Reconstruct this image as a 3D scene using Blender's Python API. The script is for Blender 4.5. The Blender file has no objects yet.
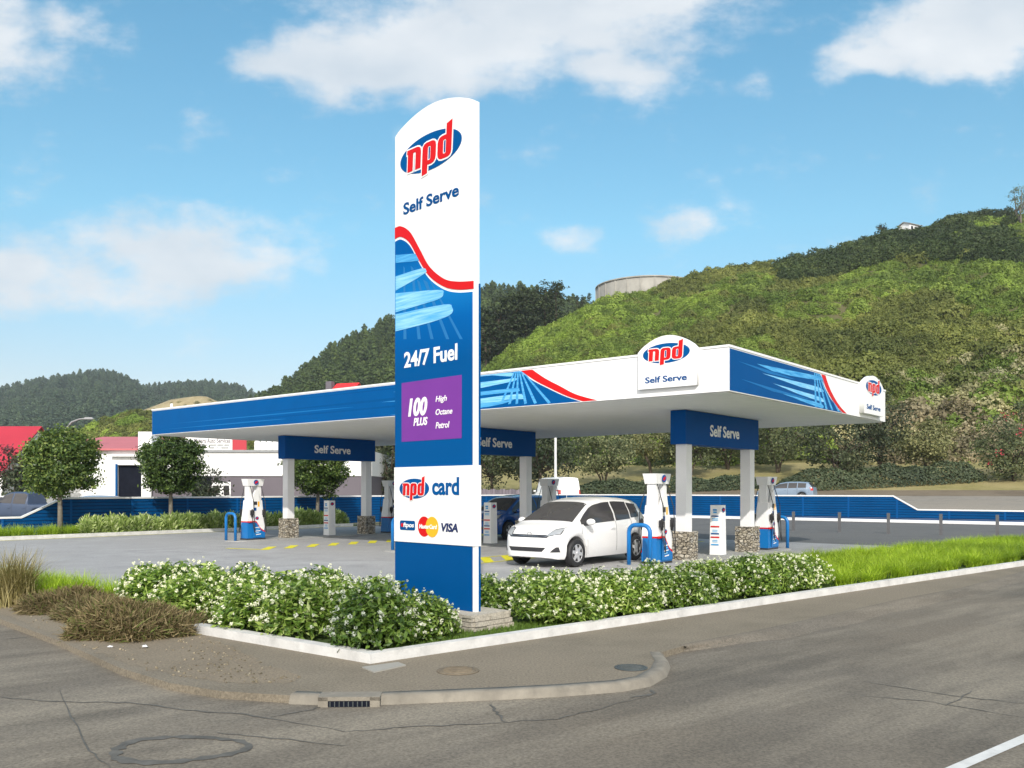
import bpy, bmesh, math, random
import numpy as np
from mathutils import Vector, Matrix

random.seed(7)
RNG = np.random.default_rng(11)
SC = bpy.context.scene
COL = SC.collection
R = math.radians
F, H = 878.0, 1.7           # focal length in pixels, eye height

# ------------------------------------------------------------------ site frame
CX, CY = 4.2, 17.0          # near corner of the canopy
D1 = Vector((-.775, .632)); D2 = Vector((.632, .775))
SITE = math.atan2(-.632, .775)
LEN_A, LEN_B = 21.65, 10.0
def site(a, b, z=0.0):
    return Vector((CX + a*D1.x + b*D2.x, CY + a*D1.y + b*D2.y, z))
def gpt(u, v, z=0.0):        # where a sight line of the photograph meets the level z
    y = (H - z)*F/(v - 490.0)
    return Vector(((u - 512)/F*y, y, z))
def dpt(u, v, y):
    return Vector(((u - 512)/F*y, y, H + (490 - v)/F*y))

# ------------------------------------------------------------------ linking
def tag(o, label=None, cat=None, group=None, kind=None):
    if label: o['label'] = label
    if cat: o['category'] = cat
    if group: o['group'] = group
    if kind: o['kind'] = kind
    return o
def empty(name, loc=(0, 0, 0), rz=0.0):
    o = bpy.data.objects.new(name, None)
    o.empty_display_size = .2
    COL.objects.link(o); o.location = loc; o.rotation_euler = (0, 0, rz)
    return o
def link(name, me, mat=None, parent=None, loc=None, rz=None):
    o = bpy.data.objects.new(name, me)
    COL.objects.link(o)
    if mat is not None:
        me.materials.clear()
        for m in (mat if isinstance(mat, (list, tuple)) else [mat]): me.materials.append(m)
    if parent is not None: o.parent = parent
    if loc is not None: o.location = loc
    if rz is not None: o.rotation_euler = (0, 0, rz)
    return o
def copy_tree(o, parent=None):
    c = o.copy(); COL.objects.link(c)
    if parent is not None: c.parent = parent
    for ch in list(o.children): copy_tree(ch, c)
    return c
def arr_mesh(name, verts, faces, smooth=False, mats=None):
    me = bpy.data.meshes.new(name)
    verts = np.asarray(verts, dtype=np.float32); faces = np.asarray(faces, dtype=np.int32)
    n, k = faces.shape
    me.vertices.add(len(verts)); me.vertices.foreach_set('co', verts.ravel())
    me.loops.add(n*k); me.loops.foreach_set('vertex_index', faces.ravel())
    me.polygons.add(n); me.polygons.foreach_set('loop_start', np.arange(0, n*k, k, dtype=np.int32))
    if mats is not None: me.polygons.foreach_set('material_index', np.asarray(mats, dtype=np.int32))
    me.polygons.foreach_set('use_smooth', np.full(n, smooth, dtype=bool))
    me.update(calc_edges=True)
    return me
class MB:
    """collects shapes; build() links them as one mesh object"""
    def __init__(s): s.bm = bmesh.new(); s.mi = 0
    def _f(s, vs, smooth=False):
        try:
            f = s.bm.faces.new(vs); f.material_index = s.mi; f.smooth = smooth; return f
        except ValueError: return None
    def hexa(s, p):            # 8 corners: bottom ring then top ring
        v = [s.bm.verts.new(q) for q in p]
        for f in ((3,2,1,0),(4,5,6,7),(0,1,5,4),(1,2,6,5),(2,3,7,6),(3,0,4,7)): s._f([v[i] for i in f])
    def box(s, x0, x1, y0, y1, z0, z1, top=None):
        t = top or (x0, x1, y0, y1)
        s.hexa([(x0,y0,z0),(x1,y0,z0),(x1,y1,z0),(x0,y1,z0),(t[0],t[2],z1),(t[1],t[2],z1),(t[1],t[3],z1),(t[0],t[3],z1)])
        return s
    def prism(s, poly, z0, z1):
        n = len(poly)
        ar = sum(poly[i][0]*poly[(i+1)%n][1]-poly[(i+1)%n][0]*poly[i][1] for i in range(n))
        if ar < 0: poly = poly[::-1]
        b = [s.bm.verts.new((p[0], p[1], z0)) for p in poly]; t = [s.bm.verts.new((p[0], p[1], z1)) for p in poly]
        s._f(t); s._f(b[::-1])
        for i in range(n): s._f([b[i], b[(i+1)%n], t[(i+1)%n], t[i]])
        return s
    def tube(s, pts, rad, seg=8, cap=True):
        pts = [Vector(p) for p in pts]
        rad = rad if isinstance(rad, (list, tuple)) else [rad]*len(pts)
        rings = []; ref = None
        for i, p in enumerate(pts):
            d = (pts[min(i+1, len(pts)-1)] - pts[max(i-1, 0)]).normalized()
            if ref is None: ref = Vector((1,0,0)) if abs(d.x) < .8 else Vector((0,1,0))
            u = (ref - d*ref.dot(d)).normalized(); w = d.cross(u); ref = u
            rings.append([s.bm.verts.new(p + (u*math.cos(2*math.pi*k/seg) + w*math.sin(2*math.pi*k/seg))*rad[i]) for k in range(seg)])
        for a, b in zip(rings, rings[1:]):
            for k in range(seg): s._f([a[k], a[(k+1)%seg], b[(k+1)%seg], b[k]], True)
        if cap: s._f(rings[0][::-1]); s._f(rings[-1])
        return s
    def lathe(s, prof, seg=24, axis='z', c=(0,0,0)):
        rings = []
        for r, h in prof:
            ring = []
            for k in range(seg):
                a = 2*math.pi*k/seg; x, y = r*math.cos(a), r*math.sin(a)
                q = (x, y, h) if axis == 'z' else (x, h, y)
                ring.append(s.bm.verts.new((q[0]+c[0], q[1]+c[1], q[2]+c[2])))
            rings.append(ring)
        for a, b in zip(rings, rings[1:]):
            for k in range(seg):
                q = [a[k], a[(k+1)%seg], b[(k+1)%seg], b[k]]
                s._f(q if axis == 'z' else q[::-1], True)
        for ring, fl in ((rings[0], True), (rings[-1], False)):
            s._f(ring[::-1] if fl == (axis == 'z') else ring)
        return s
    def ball(s, c, r, seg=12, rings=8):
        r = r if isinstance(r, (tuple, list)) else (r, r, r)
        bmesh.ops.create_uvsphere(s.bm, u_segments=seg, v_segments=rings, radius=1,
            matrix=Matrix.Translation(c) @ Matrix.Diagonal((r[0], r[1], r[2], 1)))
        for f in s.bm.faces: f.smooth = f.smooth or len(f.verts) == 3
        return s
    def grid(s, P, smooth=True):   # P[i][j] points
        V = [[s.bm.verts.new(p) for p in row] for row in P]
        for i in range(len(V)-1):
            for j in range(len(V[0])-1): s._f([V[i][j], V[i+1][j], V[i+1][j+1], V[i][j+1]], smooth)
        return s
    def bevel(s, w, seg=2):
        ed = [e for e in s.bm.edges if len(e.link_faces) == 2 and e.calc_face_angle(0) > .5]
        bmesh.ops.bevel(s.bm, geom=ed, offset=w, segments=seg, affect='EDGES', profile=.6)
        return s
    def build(s, name, mat, parent=None, loc=None, rz=None, solid=None):
        if solid: bmesh.ops.solidify(s.bm, geom=s.bm.faces[:], thickness=solid)
        bmesh.ops.recalc_face_normals(s.bm, faces=s.bm.faces[:]) if solid is None else None
        me = bpy.data.meshes.new(name); s.bm.to_mesh(me); s.bm.free()
        return link(name, me, mat, parent, loc, rz)

# ------------------------------------------------------------------ materials
def ntree(name):
    m = bpy.data.materials.new(name); m.use_nodes = True
    nt = m.node_tree; nt.nodes.clear()
    return m, nt
def N(nt, typ, **kw):
    n = nt.nodes.new(typ)
    for k, v in kw.items():
        if k.startswith('i_'): n.inputs[int(k[2:]) if k[2:].isdigit() else k[2:].replace('_', ' ')].default_value = v
        else: setattr(n, k, v)
    return n
def L(nt, a, b): nt.links.new(a, b)
def rgba(c): return (c[0], c[1], c[2], 1)
def srgb(r, g, b):
    f = lambda c: (c/255/12.92 if c/255 <= .04045 else ((c/255+.055)/1.055)**2.4)
    return (f(r), f(g), f(b))
def noise(nt, vec, scale, detail=4, rough=.55):
    n = N(nt, 'ShaderNodeTexNoise'); n.inputs['Scale'].default_value = scale
    n.inputs['Detail'].default_value = detail; n.inputs['Roughness'].default_value = rough
    if vec is not None: L(nt, vec, n.inputs['Vector'])
    return n.outputs['Fac']
def ramp(nt, fac, stops):
    r = N(nt, 'ShaderNodeValToRGB'); e = r.color_ramp.elements
    while len(e) < len(stops): e.new(.5)
    for i, (p, c) in enumerate(stops): e[i].position = p; e[i].color = rgba(c)
    L(nt, fac, r.inputs['Fac']); return r.outputs['Color']
def mixc(nt, fac, a, b, mode='MIX'):
    m = N(nt, 'ShaderNodeMix', data_type='RGBA', blend_type=mode)
    for sock, v in ((m.inputs[0], fac), (m.inputs[6], a), (m.inputs[7], b)):
        if isinstance(v, (int, float)): sock.default_value = v
        elif isinstance(v, tuple): sock.default_value = rgba(v)
        else: L(nt, v, sock)
    return m.outputs[2]
def finish(nt, color, rough=.6, metallic=0.0, bump=None, bstr=.3, bdist=.01, coat=0.0, spec=.5):
    out = N(nt, 'ShaderNodeOutputMaterial'); p = N(nt, 'ShaderNodeBsdfPrincipled')
    if isinstance(color, tuple): p.inputs['Base Color'].default_value = rgba(color)
    else: L(nt, color, p.inputs['Base Color'])
    if isinstance(rough, (int, float)): p.inputs['Roughness'].default_value = rough
    else: L(nt, rough, p.inputs['Roughness'])
    p.inputs['Metallic'].default_value = metallic; p.inputs['Coat Weight'].default_value = coat
    p.inputs['Specular IOR Level'].default_value = spec
    if bump is not None:
        b = N(nt, 'ShaderNodeBump'); b.inputs['Strength'].default_value = bstr; b.inputs['Distance'].default_value = bdist
        L(nt, bump, b.inputs['Height']); L(nt, b.outputs['Normal'], p.inputs['Normal'])
    L(nt, p.outputs[0], out.inputs[0]); return p
def pmat(name, col, rough=.5, var=.06, scale=3.0, metallic=0.0, bump=0.0, bscale=60, coat=0.0, dirt=0.0, spec=.5):
    m, nt = ntree(name)
    tc = N(nt, 'ShaderNodeTexCoord').outputs['Object']
    lo = tuple(c*(1-var) for c in col); hi = tuple(min(1, c*(1+var)) for c in col)
    c = ramp(nt, noise(nt, tc, scale), [(.3, lo), (.7, hi)])
    if dirt:
        d = ramp(nt, noise(nt, tc, scale*.7, 8, .7), [(.5, (0,0,0)), (.75, (1,1,1))])
        dm = N(nt, 'ShaderNodeMath', operation='MULTIPLY', i_1=dirt); L(nt, d, dm.inputs[0])
        c = mixc(nt, dm.outputs[0], c, tuple(x*.45 for x in col))
    finish(nt, c, rough, metallic, noise(nt, tc, bscale, 3) if bump else None, bump, .01, coat, spec)
    return m
def leafmat(name, stops, trans=.25, rough=.5, zone=None, spec=.3, objvar=.25, pscale=.25):
    """leaf colours vary from leaf to leaf, plant to plant and patch to patch; patch contrast also paints shade between bushes"""
    m, nt = ntree(name)
    g = N(nt, 'ShaderNodeNewGeometry'); oi = N(nt, 'ShaderNodeObjectInfo')
    a = N(nt, 'ShaderNodeMath', operation='MULTIPLY', i_1=1-objvar); L(nt, g.outputs['Random Per Island'], a.inputs[0])
    b = N(nt, 'ShaderNodeMath', operation='MULTIPLY_ADD', i_1=objvar); L(nt, oi.outputs['Random'], b.inputs[0]); L(nt, a.outputs[0], b.inputs[2])
    c = ramp(nt, b.outputs[0], stops)
    n = noise(nt, g.outputs['Position'], pscale, 3)
    v = ramp(nt, n, [(.34, (.62,.66,.64)), (.66, (1.32,1.26,1.12))])  # patch contrast partly paints shade between bushes into the leaf colour
    c = mixc(nt, 1.0, c, v, 'MULTIPLY')
    if zone: c = zone(nt, g, c)
    out = N(nt, 'ShaderNodeOutputMaterial'); p = N(nt, 'ShaderNodeBsdfPrincipled')
    L(nt, c, p.inputs['Base Color']); p.inputs['Roughness'].default_value = rough; p.inputs['Specular IOR Level'].default_value = spec
    if trans:
        t = N(nt, 'ShaderNodeBsdfTranslucent'); L(nt, mixc(nt, 1.0, c, (1.3,1.35,.7), 'MULTIPLY'), t.inputs['Color'])
        mx = N(nt, 'ShaderNodeMixShader', i_0=trans); L(nt, p.outputs[0], mx.inputs[1]); L(nt, t.outputs[0], mx.inputs[2])
        L(nt, mx.outputs[0], out.inputs[0])
    else: L(nt, p.outputs[0], out.inputs[0])
    return m

M = {}
M['white'] = pmat('white_paint', (.82,.82,.82), .4, .02)
M['offwhite'] = pmat('soffit_paint', (.86,.86,.85), .6, .03)
M['signwhite'] = pmat('sign_white', (.84,.84,.84), .35, .012)
M['blue'] = pmat('sign_blue', srgb(0,80,142), .4, .05, 1.5, spec=.06)
M['deepblue'] = pmat('panel_blue', srgb(0,74,134), .4, .03, spec=.06)
M['ray'] = pmat('stroke_faint_blue', srgb(24,112,176), .4, .05, 2)
M['bluemid'] = pmat('stroke_blue', srgb(8,104,168), .4, .05, 2, spec=.2)
M['skyblue'] = pmat('stroke_light_blue', srgb(112,186,232), .4, .08, 2, spec=.2)
M['skyblue2'] = pmat('stroke_pale_blue', srgb(66,156,214), .4, .08, 2, spec=.2)
M['navy'] = pmat('beam_navy', srgb(4,76,146), .45, .03, spec=.06)
M['red'] = pmat('sign_red', srgb(206,20,24), .4, .03, spec=.2)
M['purple'] = pmat('purple_panel', srgb(118,56,150), .4, .03, spec=.2)
M['yellow'] = pmat('logo_yellow', srgb(246,178,32), .4, .02)
M['ink'] = pmat('dark_ink', srgb(24,40,90), .4, .02)
M['hoop'] = pmat('hoop_blue_paint', srgb(8,110,180), .35, .04, coat=.2)
M['column'] = pmat('column_paint', (.82,.82,.83), .5, .03)
M['chrome'] = pmat('bright_metal', (.6,.6,.6), .25, .03, metallic=1)
M['steel'] = pmat('galvanised_steel', (.26,.27,.28), .6, .1, 8)
M['postgrey'] = pmat('grey_post', (.11,.11,.115), .7, .1, 8)
M['black'] = pmat('black_rubber', (.018,.018,.02), .6, .1)
M['darkplastic'] = pmat('dark_plastic', (.03,.03,.034), .4, .1)
M['glass'] = pmat('car_glass', (.05,.048,.05), .06, .05, spec=.6)
M['lens'] = pmat('lamp_lens', (.34,.36,.38), .1, .05, 14, coat=.5)
M['redlens'] = pmat('tail_lamp_lens', (.45,.02,.02), .15, .05)
M['carwhite'] = pmat('white_car_paint', (.8,.8,.8), .25, .01, coat=.6)
M['carblue'] = pmat('blue_car_paint', srgb(8,74,150), .25, .02, coat=.6)
M['cargrey'] = pmat('grey_blue_car_paint', srgb(120,138,158), .3, .02, coat=.5)
M['uteblue'] = pmat('dusty_blue_car_paint', srgb(62,76,100), .5, .05)
M['bark'] = pmat('bark', (.09,.07,.05), .9, .3, 12, bump=.6, bscale=40)
M['palebark'] = pmat('pale_bark', (.17,.15,.12), .9, .25, 12, bump=.6, bscale=40)
M['redroof'] = pmat('red_roof', srgb(176,48,62), .5, .06, .6)
M['pinkroof'] = pmat('faded_red_roof', srgb(186,104,108), .6, .06, .6)
M['brightred'] = pmat('bright_red_cladding', srgb(226,40,40), .5, .05)
M['greywall'] = pmat('dark_grey_wall', srgb(98,92,100), .7, .05, .7)
M['painteddark'] = pmat('painted_dark_inside', (.01,.012,.02), .9, .2, spec=.05)  # near-black paint standing for the darkness inside openings
M['concrete'] = pmat('weathered_concrete', (.3,.29,.26), .85, .12, .5, bump=.3, dirt=.5)
M['kerbwhite'] = pmat('kerb_concrete_white', (.58,.575,.56), .85, .12, 4, bump=.5, bscale=50, dirt=.55)
M['oldkerb'] = pmat('kerb_concrete_old', (.215,.195,.16), .9, .18, 6, bump=.6, bscale=40, dirt=.5)
M['iron'] = pmat('cast_iron', (.06,.07,.07), .6, .2, 20, bump=.5, bscale=60)
M['rusty'] = pmat('dirt_covered_iron', (.16,.13,.09), .9, .2, 20, bump=.4)
M['yellowpaint'] = pmat('yellow_line_paint', srgb(214,206,30), .7, .12, 6, dirt=.15)
M['oldyellow'] = pmat('worn_yellow_paint', (.36,.28,.12), .85, .25, 8, dirt=.6)
M['linewhite'] = pmat('road_line_paint', (.6,.6,.58), .75, .1, 9, dirt=.35)
M['tar'] = pmat('tar_seal', (.1,.095,.083), .8, .3, 9)
M['petal'] = leafmat('white_petals', [(0,(.72,.74,.68)),(1,(.86,.86,.84))], .3, .6, objvar=0)
M['redflower'] = pmat('red_flowers', (.45,.04,.07), .6, .2)

def brushed(name, lo, hi):
    m, nt = ntree(name); tc = N(nt, 'ShaderNodeTexCoord').outputs['Object']
    mp = N(nt, 'ShaderNodeMapping'); mp.inputs['Scale'].default_value = (1.3, 1.3, 26); L(nt, tc, mp.inputs['Vector'])
    finish(nt, ramp(nt, noise(nt, mp.outputs[0], 1.4, 4, .6), [(.3, lo), (.7, hi)]), .5, spec=.15); return m
M['skyblue'] = brushed('brushed_light_blue', srgb(72,164,222), srgb(158,214,244)); M['skyblue2'] = brushed('brushed_mid_blue', srgb(24,126,194), srgb(104,186,234))
def printed_blend(name, z0, z1, stops):
    m, nt = ntree(name); tc = N(nt, 'ShaderNodeTexCoord').outputs['Object']; sx = N(nt, 'ShaderNodeSeparateXYZ'); L(nt, tc, sx.inputs[0])
    mr = N(nt, 'ShaderNodeMapRange'); mr.inputs[1].default_value = z0; mr.inputs[2].default_value = z1; L(nt, sx.outputs[2], mr.inputs[0])
    finish(nt, ramp(nt, mr.outputs[0], stops), .5, spec=.06); return m
M['printblue'] = printed_blend('printed_blue_blend', 3.3, 4.8, [(0, srgb(0,80,142)), (.35, srgb(0,92,164)), (.62, srgb(16,118,188)), (1, srgb(0,88,158))])
def asphalt(name, base, warm, streak=None, scale=1.0):
    m, nt = ntree(name)
    tc = N(nt, 'ShaderNodeTexCoord').outputs['Object']
    fine = noise(nt, tc, 42*scale, 5, .75); mid = noise(nt, tc, 1.1, 6, .62); big = noise(nt, tc, .22, 4, .55)
    c = ramp(nt, mid, [(.28, tuple(x*.74 for x in base)), (.5, base), (.75, tuple(x*1.22 for x in base))])
    c = mixc(nt, ramp(nt, big, [(.38,(0,0,0)),(.62,(1,1,1))]), c, warm)
    if streak:
        vr = N(nt, 'ShaderNodeVectorRotate', rotation_type='Z_AXIS'); vr.inputs['Angle'].default_value = -streak[0]; L(nt, tc, vr.inputs['Vector'])
        mp = N(nt, 'ShaderNodeMapping'); mp.inputs['Scale'].default_value = (.16, 1.0, 1); L(nt, vr.outputs[0], mp.inputs['Vector'])
        s = ramp(nt, noise(nt, mp.outputs['Vector'], 1.0, 8, .64), [(.47,(0,0,0)),(.62,(.9,.9,.9))])
        c = mixc(nt, s, c, streak[1])
        mp2 = N(nt, 'ShaderNodeMapping'); mp2.inputs['Location'].default_value = (7, 3, 0); mp2.inputs['Scale'].default_value = (.3, 1.0, 1); L(nt, vr.outputs[0], mp2.inputs['Vector'])
        s2 = ramp(nt, noise(nt, mp2.outputs['Vector'], .8, 7, .62), [(.5,(0,0,0)),(.68,(.7,.7,.7))])
        c = mixc(nt, s2, c, tuple(x*.66 for x in base))
    sp = ramp(nt, fine, [(.32,(.5,.5,.5)),(.5,(1,1,1)),(.68,(1.5,1.48,1.44))])
    c = mixc(nt, .8, c, sp, 'MULTIPLY')
    finish(nt, c, .9, 0, fine, .5, .006, spec=.25)
    return m
KDIR = math.atan2(11.2, 12.98)
M['road'] = asphalt('chip_seal_road', (.146,.131,.109), (.164,.142,.112), (KDIR, (.235,.208,.165)))
M['path'] = asphalt('footpath_seal', (.188,.163,.124), (.21,.18,.137))
M['lane'] = asphalt('dark_asphalt', (.125,.125,.124), (.135,.134,.13))
M['forecourt'] = asphalt('forecourt_concrete', (.335,.333,.335), (.315,.313,.312))
M['island'] = asphalt('island_concrete', (.36,.36,.35), (.33,.33,.32))
M['dirt'] = asphalt('dry_dirt', (.2,.165,.12), (.225,.19,.14))
M['farroad'] = asphalt('far_road_seal', (.24,.22,.19), (.27,.24,.2))

def stone_mat():
    m, nt = ntree('dry_stone')
    tc = N(nt, 'ShaderNodeTexCoord').outputs['Object']
    mp = N(nt, 'ShaderNodeMapping'); mp.inputs['Scale'].default_value = (1, 1, 1.7); L(nt, tc, mp.inputs['Vector'])
    v = N(nt, 'ShaderNodeTexVoronoi', feature='DISTANCE_TO_EDGE'); v.inputs['Scale'].default_value = 8; L(nt, mp.outputs[0], v.inputs['Vector'])
    v2 = N(nt, 'ShaderNodeTexVoronoi'); v2.inputs['Scale'].default_value = 8; L(nt, mp.outputs[0], v2.inputs['Vector'])
    sx = N(nt, 'ShaderNodeSeparateColor'); L(nt, v2.outputs['Color'], sx.inputs[0])
    c = ramp(nt, sx.outputs[0], [(0,(.3,.26,.2)),(.4,(.46,.41,.32)),(.75,(.58,.53,.44)),(1,(.36,.35,.32))])
    c = mixc(nt, 1., c, ramp(nt, noise(nt, tc, 30, 4), [(.3,(.8,.8,.8)),(.7,(1.15,1.15,1.15))]), 'MULTIPLY')
    e = ramp(nt, v.outputs['Distance'], [(.01,(0,0,0)),(.09,(1,1,1))])
    c = mixc(nt, e, (.07,.06,.05), c)
    finish(nt, c, .9, 0, e, 1.0, .03); return m
M['stone'] = stone_mat()
def fence_mat():
    m, nt = ntree('blue_slat_cladding')
    tc = N(nt, 'ShaderNodeTexCoord').outputs['Object']
    sx = N(nt, 'ShaderNodeSeparateXYZ'); L(nt, tc, sx.inputs[0])
    w = N(nt, 'ShaderNodeMath', operation='MULTIPLY', i_1=7.5); L(nt, sx.outputs[2], w.inputs[0])
    f = N(nt, 'ShaderNodeMath', operation='FRACT'); L(nt, w.outputs[0], f.inputs[0])
    g = ramp(nt, f.outputs[0], [(0,(0,0,0)),(.08,(0,0,0)),(.22,(1,1,1)),(.9,(1,1,1)),(1,(0,0,0))])
    base = ramp(nt, noise(nt, tc, .8), [(.3, srgb(0,66,116)), (.7, srgb(0,76,132))])
    c = mixc(nt, g, srgb(8,44,84), base)
    finish(nt, c, .6, 0, g, .8, .015, spec=.08); return m
M['fence'] = fence_mat()
def corrug_mat():
    m, nt = ntree('weathered_boards')
    tc = N(nt, 'ShaderNodeTexCoord').outputs['Object']
    mp = N(nt, 'ShaderNodeMapping'); mp.inputs['Scale'].default_value = (6, 6, .3); L(nt, tc, mp.inputs['Vector'])
    c = ramp(nt, noise(nt, mp.outputs[0], 1.2, 4), [(.3,(.09,.08,.1)),(.7,(.24,.21,.24))])
    finish(nt, c, .85); return m
M['boards'] = corrug_mat()

# ------------------------------------------------------------------ flat artwork
class Face:
    """a flat face of a thing: origin, direction of reading, outward normal (all in the thing's own frame)"""
    def __init__(s, parent, O, U, Nn): s.p = parent; s.O = Vector(O); s.U = Vector(U); s.N = Vector(Nn)
    def at(s, a, z, d=0.0): return s.O + s.U*a + Vector((0, 0, z)) + s.N*d
    def place(s, me, d):
        co = np.empty(len(me.vertices)*3, dtype=np.float32); me.vertices.foreach_get('co', co); co = co.reshape(-1, 3)
        out = np.array(s.O)[None] + co[:, :1]*np.array(s.U)[None] + co[:, 1:2]*np.array((0,0,1.))[None] + (co[:, 2:3]+d)*np.array(s.N)[None]
        me.vertices.foreach_set('co', out.astype(np.float32).ravel()); me.update()
    def poly(s, name, polys, mat, d, thick=.003, parent=None):
        cu = bpy.data.curves.new('c', 'CURVE'); cu.dimensions = '2D'; cu.fill_mode = 'BOTH'; cu.extrude = thick/2
        for pl in polys:
            sp = cu.splines.new('POLY'); sp.points.add(len(pl)-1); sp.use_cyclic_u = True
            for i, q in enumerate(pl): sp.points[i].co = (q[0], q[1], 0, 1)
        o = bpy.data.objects.new('c', cu); me = bpy.data.meshes.new_from_object(o)
        bpy.data.objects.remove(o); bpy.data.curves.remove(cu)
        s.place(me, d + thick/2); me.name = name
        return link(name, me, mat, parent or s.p)
    def text(s, name, txt, box, mat, d, bold=.03, shear=0.0, thick=.003, parent=None):
        cu = bpy.data.curves.new('t', 'FONT'); cu.body = txt; cu.offset = bold*.88; cu.extrude = thick/2; cu.shear = shear; cu.resolution_u = 4
        o = bpy.data.objects.new('t', cu); me = bpy.data.meshes.new_from_object(o)
        bpy.data.objects.remove(o); bpy.data.curves.remove(cu)
        co = np.empty(len(me.vertices)*3, dtype=np.float32); me.vertices.foreach_get('co', co); co = co.reshape(-1, 3)
        lo, hi = co.min(0), co.max(0)
        co[:, 0] = box[0] + (co[:, 0]-lo[0])/(hi[0]-lo[0])*(box[1]-box[0])
        co[:, 1] = box[2] + (co[:, 1]-lo[1])/(hi[1]-lo[1])*(box[3]-box[2])
        me.vertices.foreach_set('co', co.ravel())
        s.place(me, d + thick/2); me.name = name
        return link(name, me, mat, parent or s.p)
def ellipse(cx, cz, rx, rz, n=48, tilt=0.0):
    return [(cx + rx*math.cos(2*math.pi*k/n) , cz + rz*math.sin(2*math.pi*k/n) + tilt*rx*math.cos(2*math.pi*k/n)) for k in range(n)]
def rrect(x0, x1, z0, z1, r, n=5):
    out = []
    for cx, cz, a0 in ((x1-r, z0+r, -90), (x1-r, z1-r, 0), (x0+r, z1-r, 90), (x0+r, z0+r, 180)):
        for k in range(n+1):
            a = R(a0 + 90*k/n); out.append((cx + r*math.cos(a), cz + r*math.sin(a)))
    return out
def offset_poly(pl, d):
    n = len(pl); ar = sum(pl[i][0]*pl[(i+1)%n][1]-pl[(i+1)%n][0]*pl[i][1] for i in range(n))
    sg = 1 if ar > 0 else -1; out = []
    for i in range(n):
        a, b, c = Vector(pl[i-1]), Vector(pl[i]), Vector(pl[(i+1)%n])
        e1 = (b-a).normalized(); e2 = (c-b).normalized()
        n1 = Vector((e1.y, -e1.x))*sg; n2 = Vector((e2.y, -e2.x))*sg
        m = n1+n2; k = m.dot(n1); m = m/k if k > .5 else n1*1.4
        out.append((b.x + m.x*d, b.y + m.y*d))
    return out
LET_N = [[(0,0),(0,.82),(-.07,.82),(-.07,1),(.7,1),(.86,.96),(.96,.88),(1,.74),(1,0),(.6,0),(.6,.76),(.56,.8),(.4,.8),(.4,0)]]
LET_P = [[(0,-.41),(.4,-.36),(.4,0),(.7,0),(.86,.04),(.96,.13),(1,.28),(1,.74),(.96,.88),(.86,.96),(.7,1),(.28,1),(.12,.96),(.03,.87),(0,.74)],
         [(.4,.2),(.56,.2),(.6,.25),(.6,.75),(.56,.8),(.44,.8),(.4,.75)]]
LET_D = [[(1,1.56),(.6,1.46),(.6,1),(.3,1),(.14,.96),(.04,.87),(0,.74),(0,.26),(.04,.13),(.14,.04),(.3,0),(.72,0),(.88,.04),(.97,.13),(1,.26)],
         [(.4,.25),(.44,.2),(.56,.2),(.6,.25),(.6,.75),(.56,.8),(.44,.8),(.4,.75)]]
def logo(face, cx, cz, rx, rz, d, parent=None, detail=True):
    """blue oval with three red lower-case letters edged in white"""
    p = parent or face.p
    ov = face.poly('logo_oval', [ellipse(cx, cz, rx, rz)], M['blue'], d, parent=p)
    lw = rx*.44; x0 = cx - rx*.74; xh = rz*1.22; zb = cz - rz*.68
    red, whi = [], []
    for k, let in enumerate((LET_N, LET_P, LET_D)):
        for j, pl in enumerate(let):
            q = [(x0 + k*lw*1.12 + x*lw + (y*xh)*.06, zb + y*xh) for x, y in pl]
            red.append(q)
            w = offset_poly(q, lw*.075) if j == 0 else offset_poly(q, -lw*.04)
            whi.append((k, w))
    for k in range(3):
        face.poly('logo_edging', [w for kk, w in whi if kk == k], M['signwhite'], d+.003+.0006*k, .002, parent=p)
    face.poly('logo_letters', red, M['red'], d+.0075, .002, parent=p)
    return ov
def smooth_pts(pts, n=6):
    out = []
    for i in range(len(pts)-1):
        p0, p1, p2, p3 = pts[max(i-1,0)], pts[i], pts[i+1], pts[min(i+2,len(pts)-1)]
        for k in range(n):
            t = k/n
            out.append(tuple(.5*((2*p1[j]) + (-p0[j]+p2[j])*t + (2*p0[j]-5*p1[j]+4*p2[j]-p3[j])*t*t + (-p0[j]+3*p1[j]-3*p2[j]+p3[j])*t**3) for j in range(2)))
    out.append(tuple(pts[-1])); return out

def plane_sz(u, v, O, U):
    r = (u-512)/F; s = (r*O[1]-O[0])/(U[0]-r*U[1]); y = O[1]+s*U[1]
    return (s, H + (490-v)/F*y)
# ------------------------------------------------------------------ camera, light, sky
cam = bpy.data.cameras.new('camera'); cam.lens = F/1024*36; cam.sensor_width = 36; cam.shift_y = 106/1024
cam.clip_start = .1; cam.clip_end = 6000
co = bpy.data.objects.new('camera', cam); COL.objects.link(co); co.location = (0, 0, H); co.rotation_euler = (R(90), 0, 0)
SC.camera = co
SUN = Vector((.03, -1.0, .66)).normalized()
sl = bpy.data.lights.new('sun', 'SUN'); sl.energy = 3.0; sl.angle = R(.6); sl.color = (1, .95, .87)
so = bpy.data.objects.new('sun', sl); COL.objects.link(so); so.rotation_euler = (-SUN).to_track_quat('-Z', 'Y').to_euler()
SC.view_settings.view_transform = 'Standard'; SC.view_settings.look = 'None'; SC.view_settings.exposure = .42; SC.view_settings.gamma = 1
SC.cycles.max_bounces = 6; SC.cycles.transparent_max_bounces = 8
SC.cycles.use_denoising = True

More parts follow.
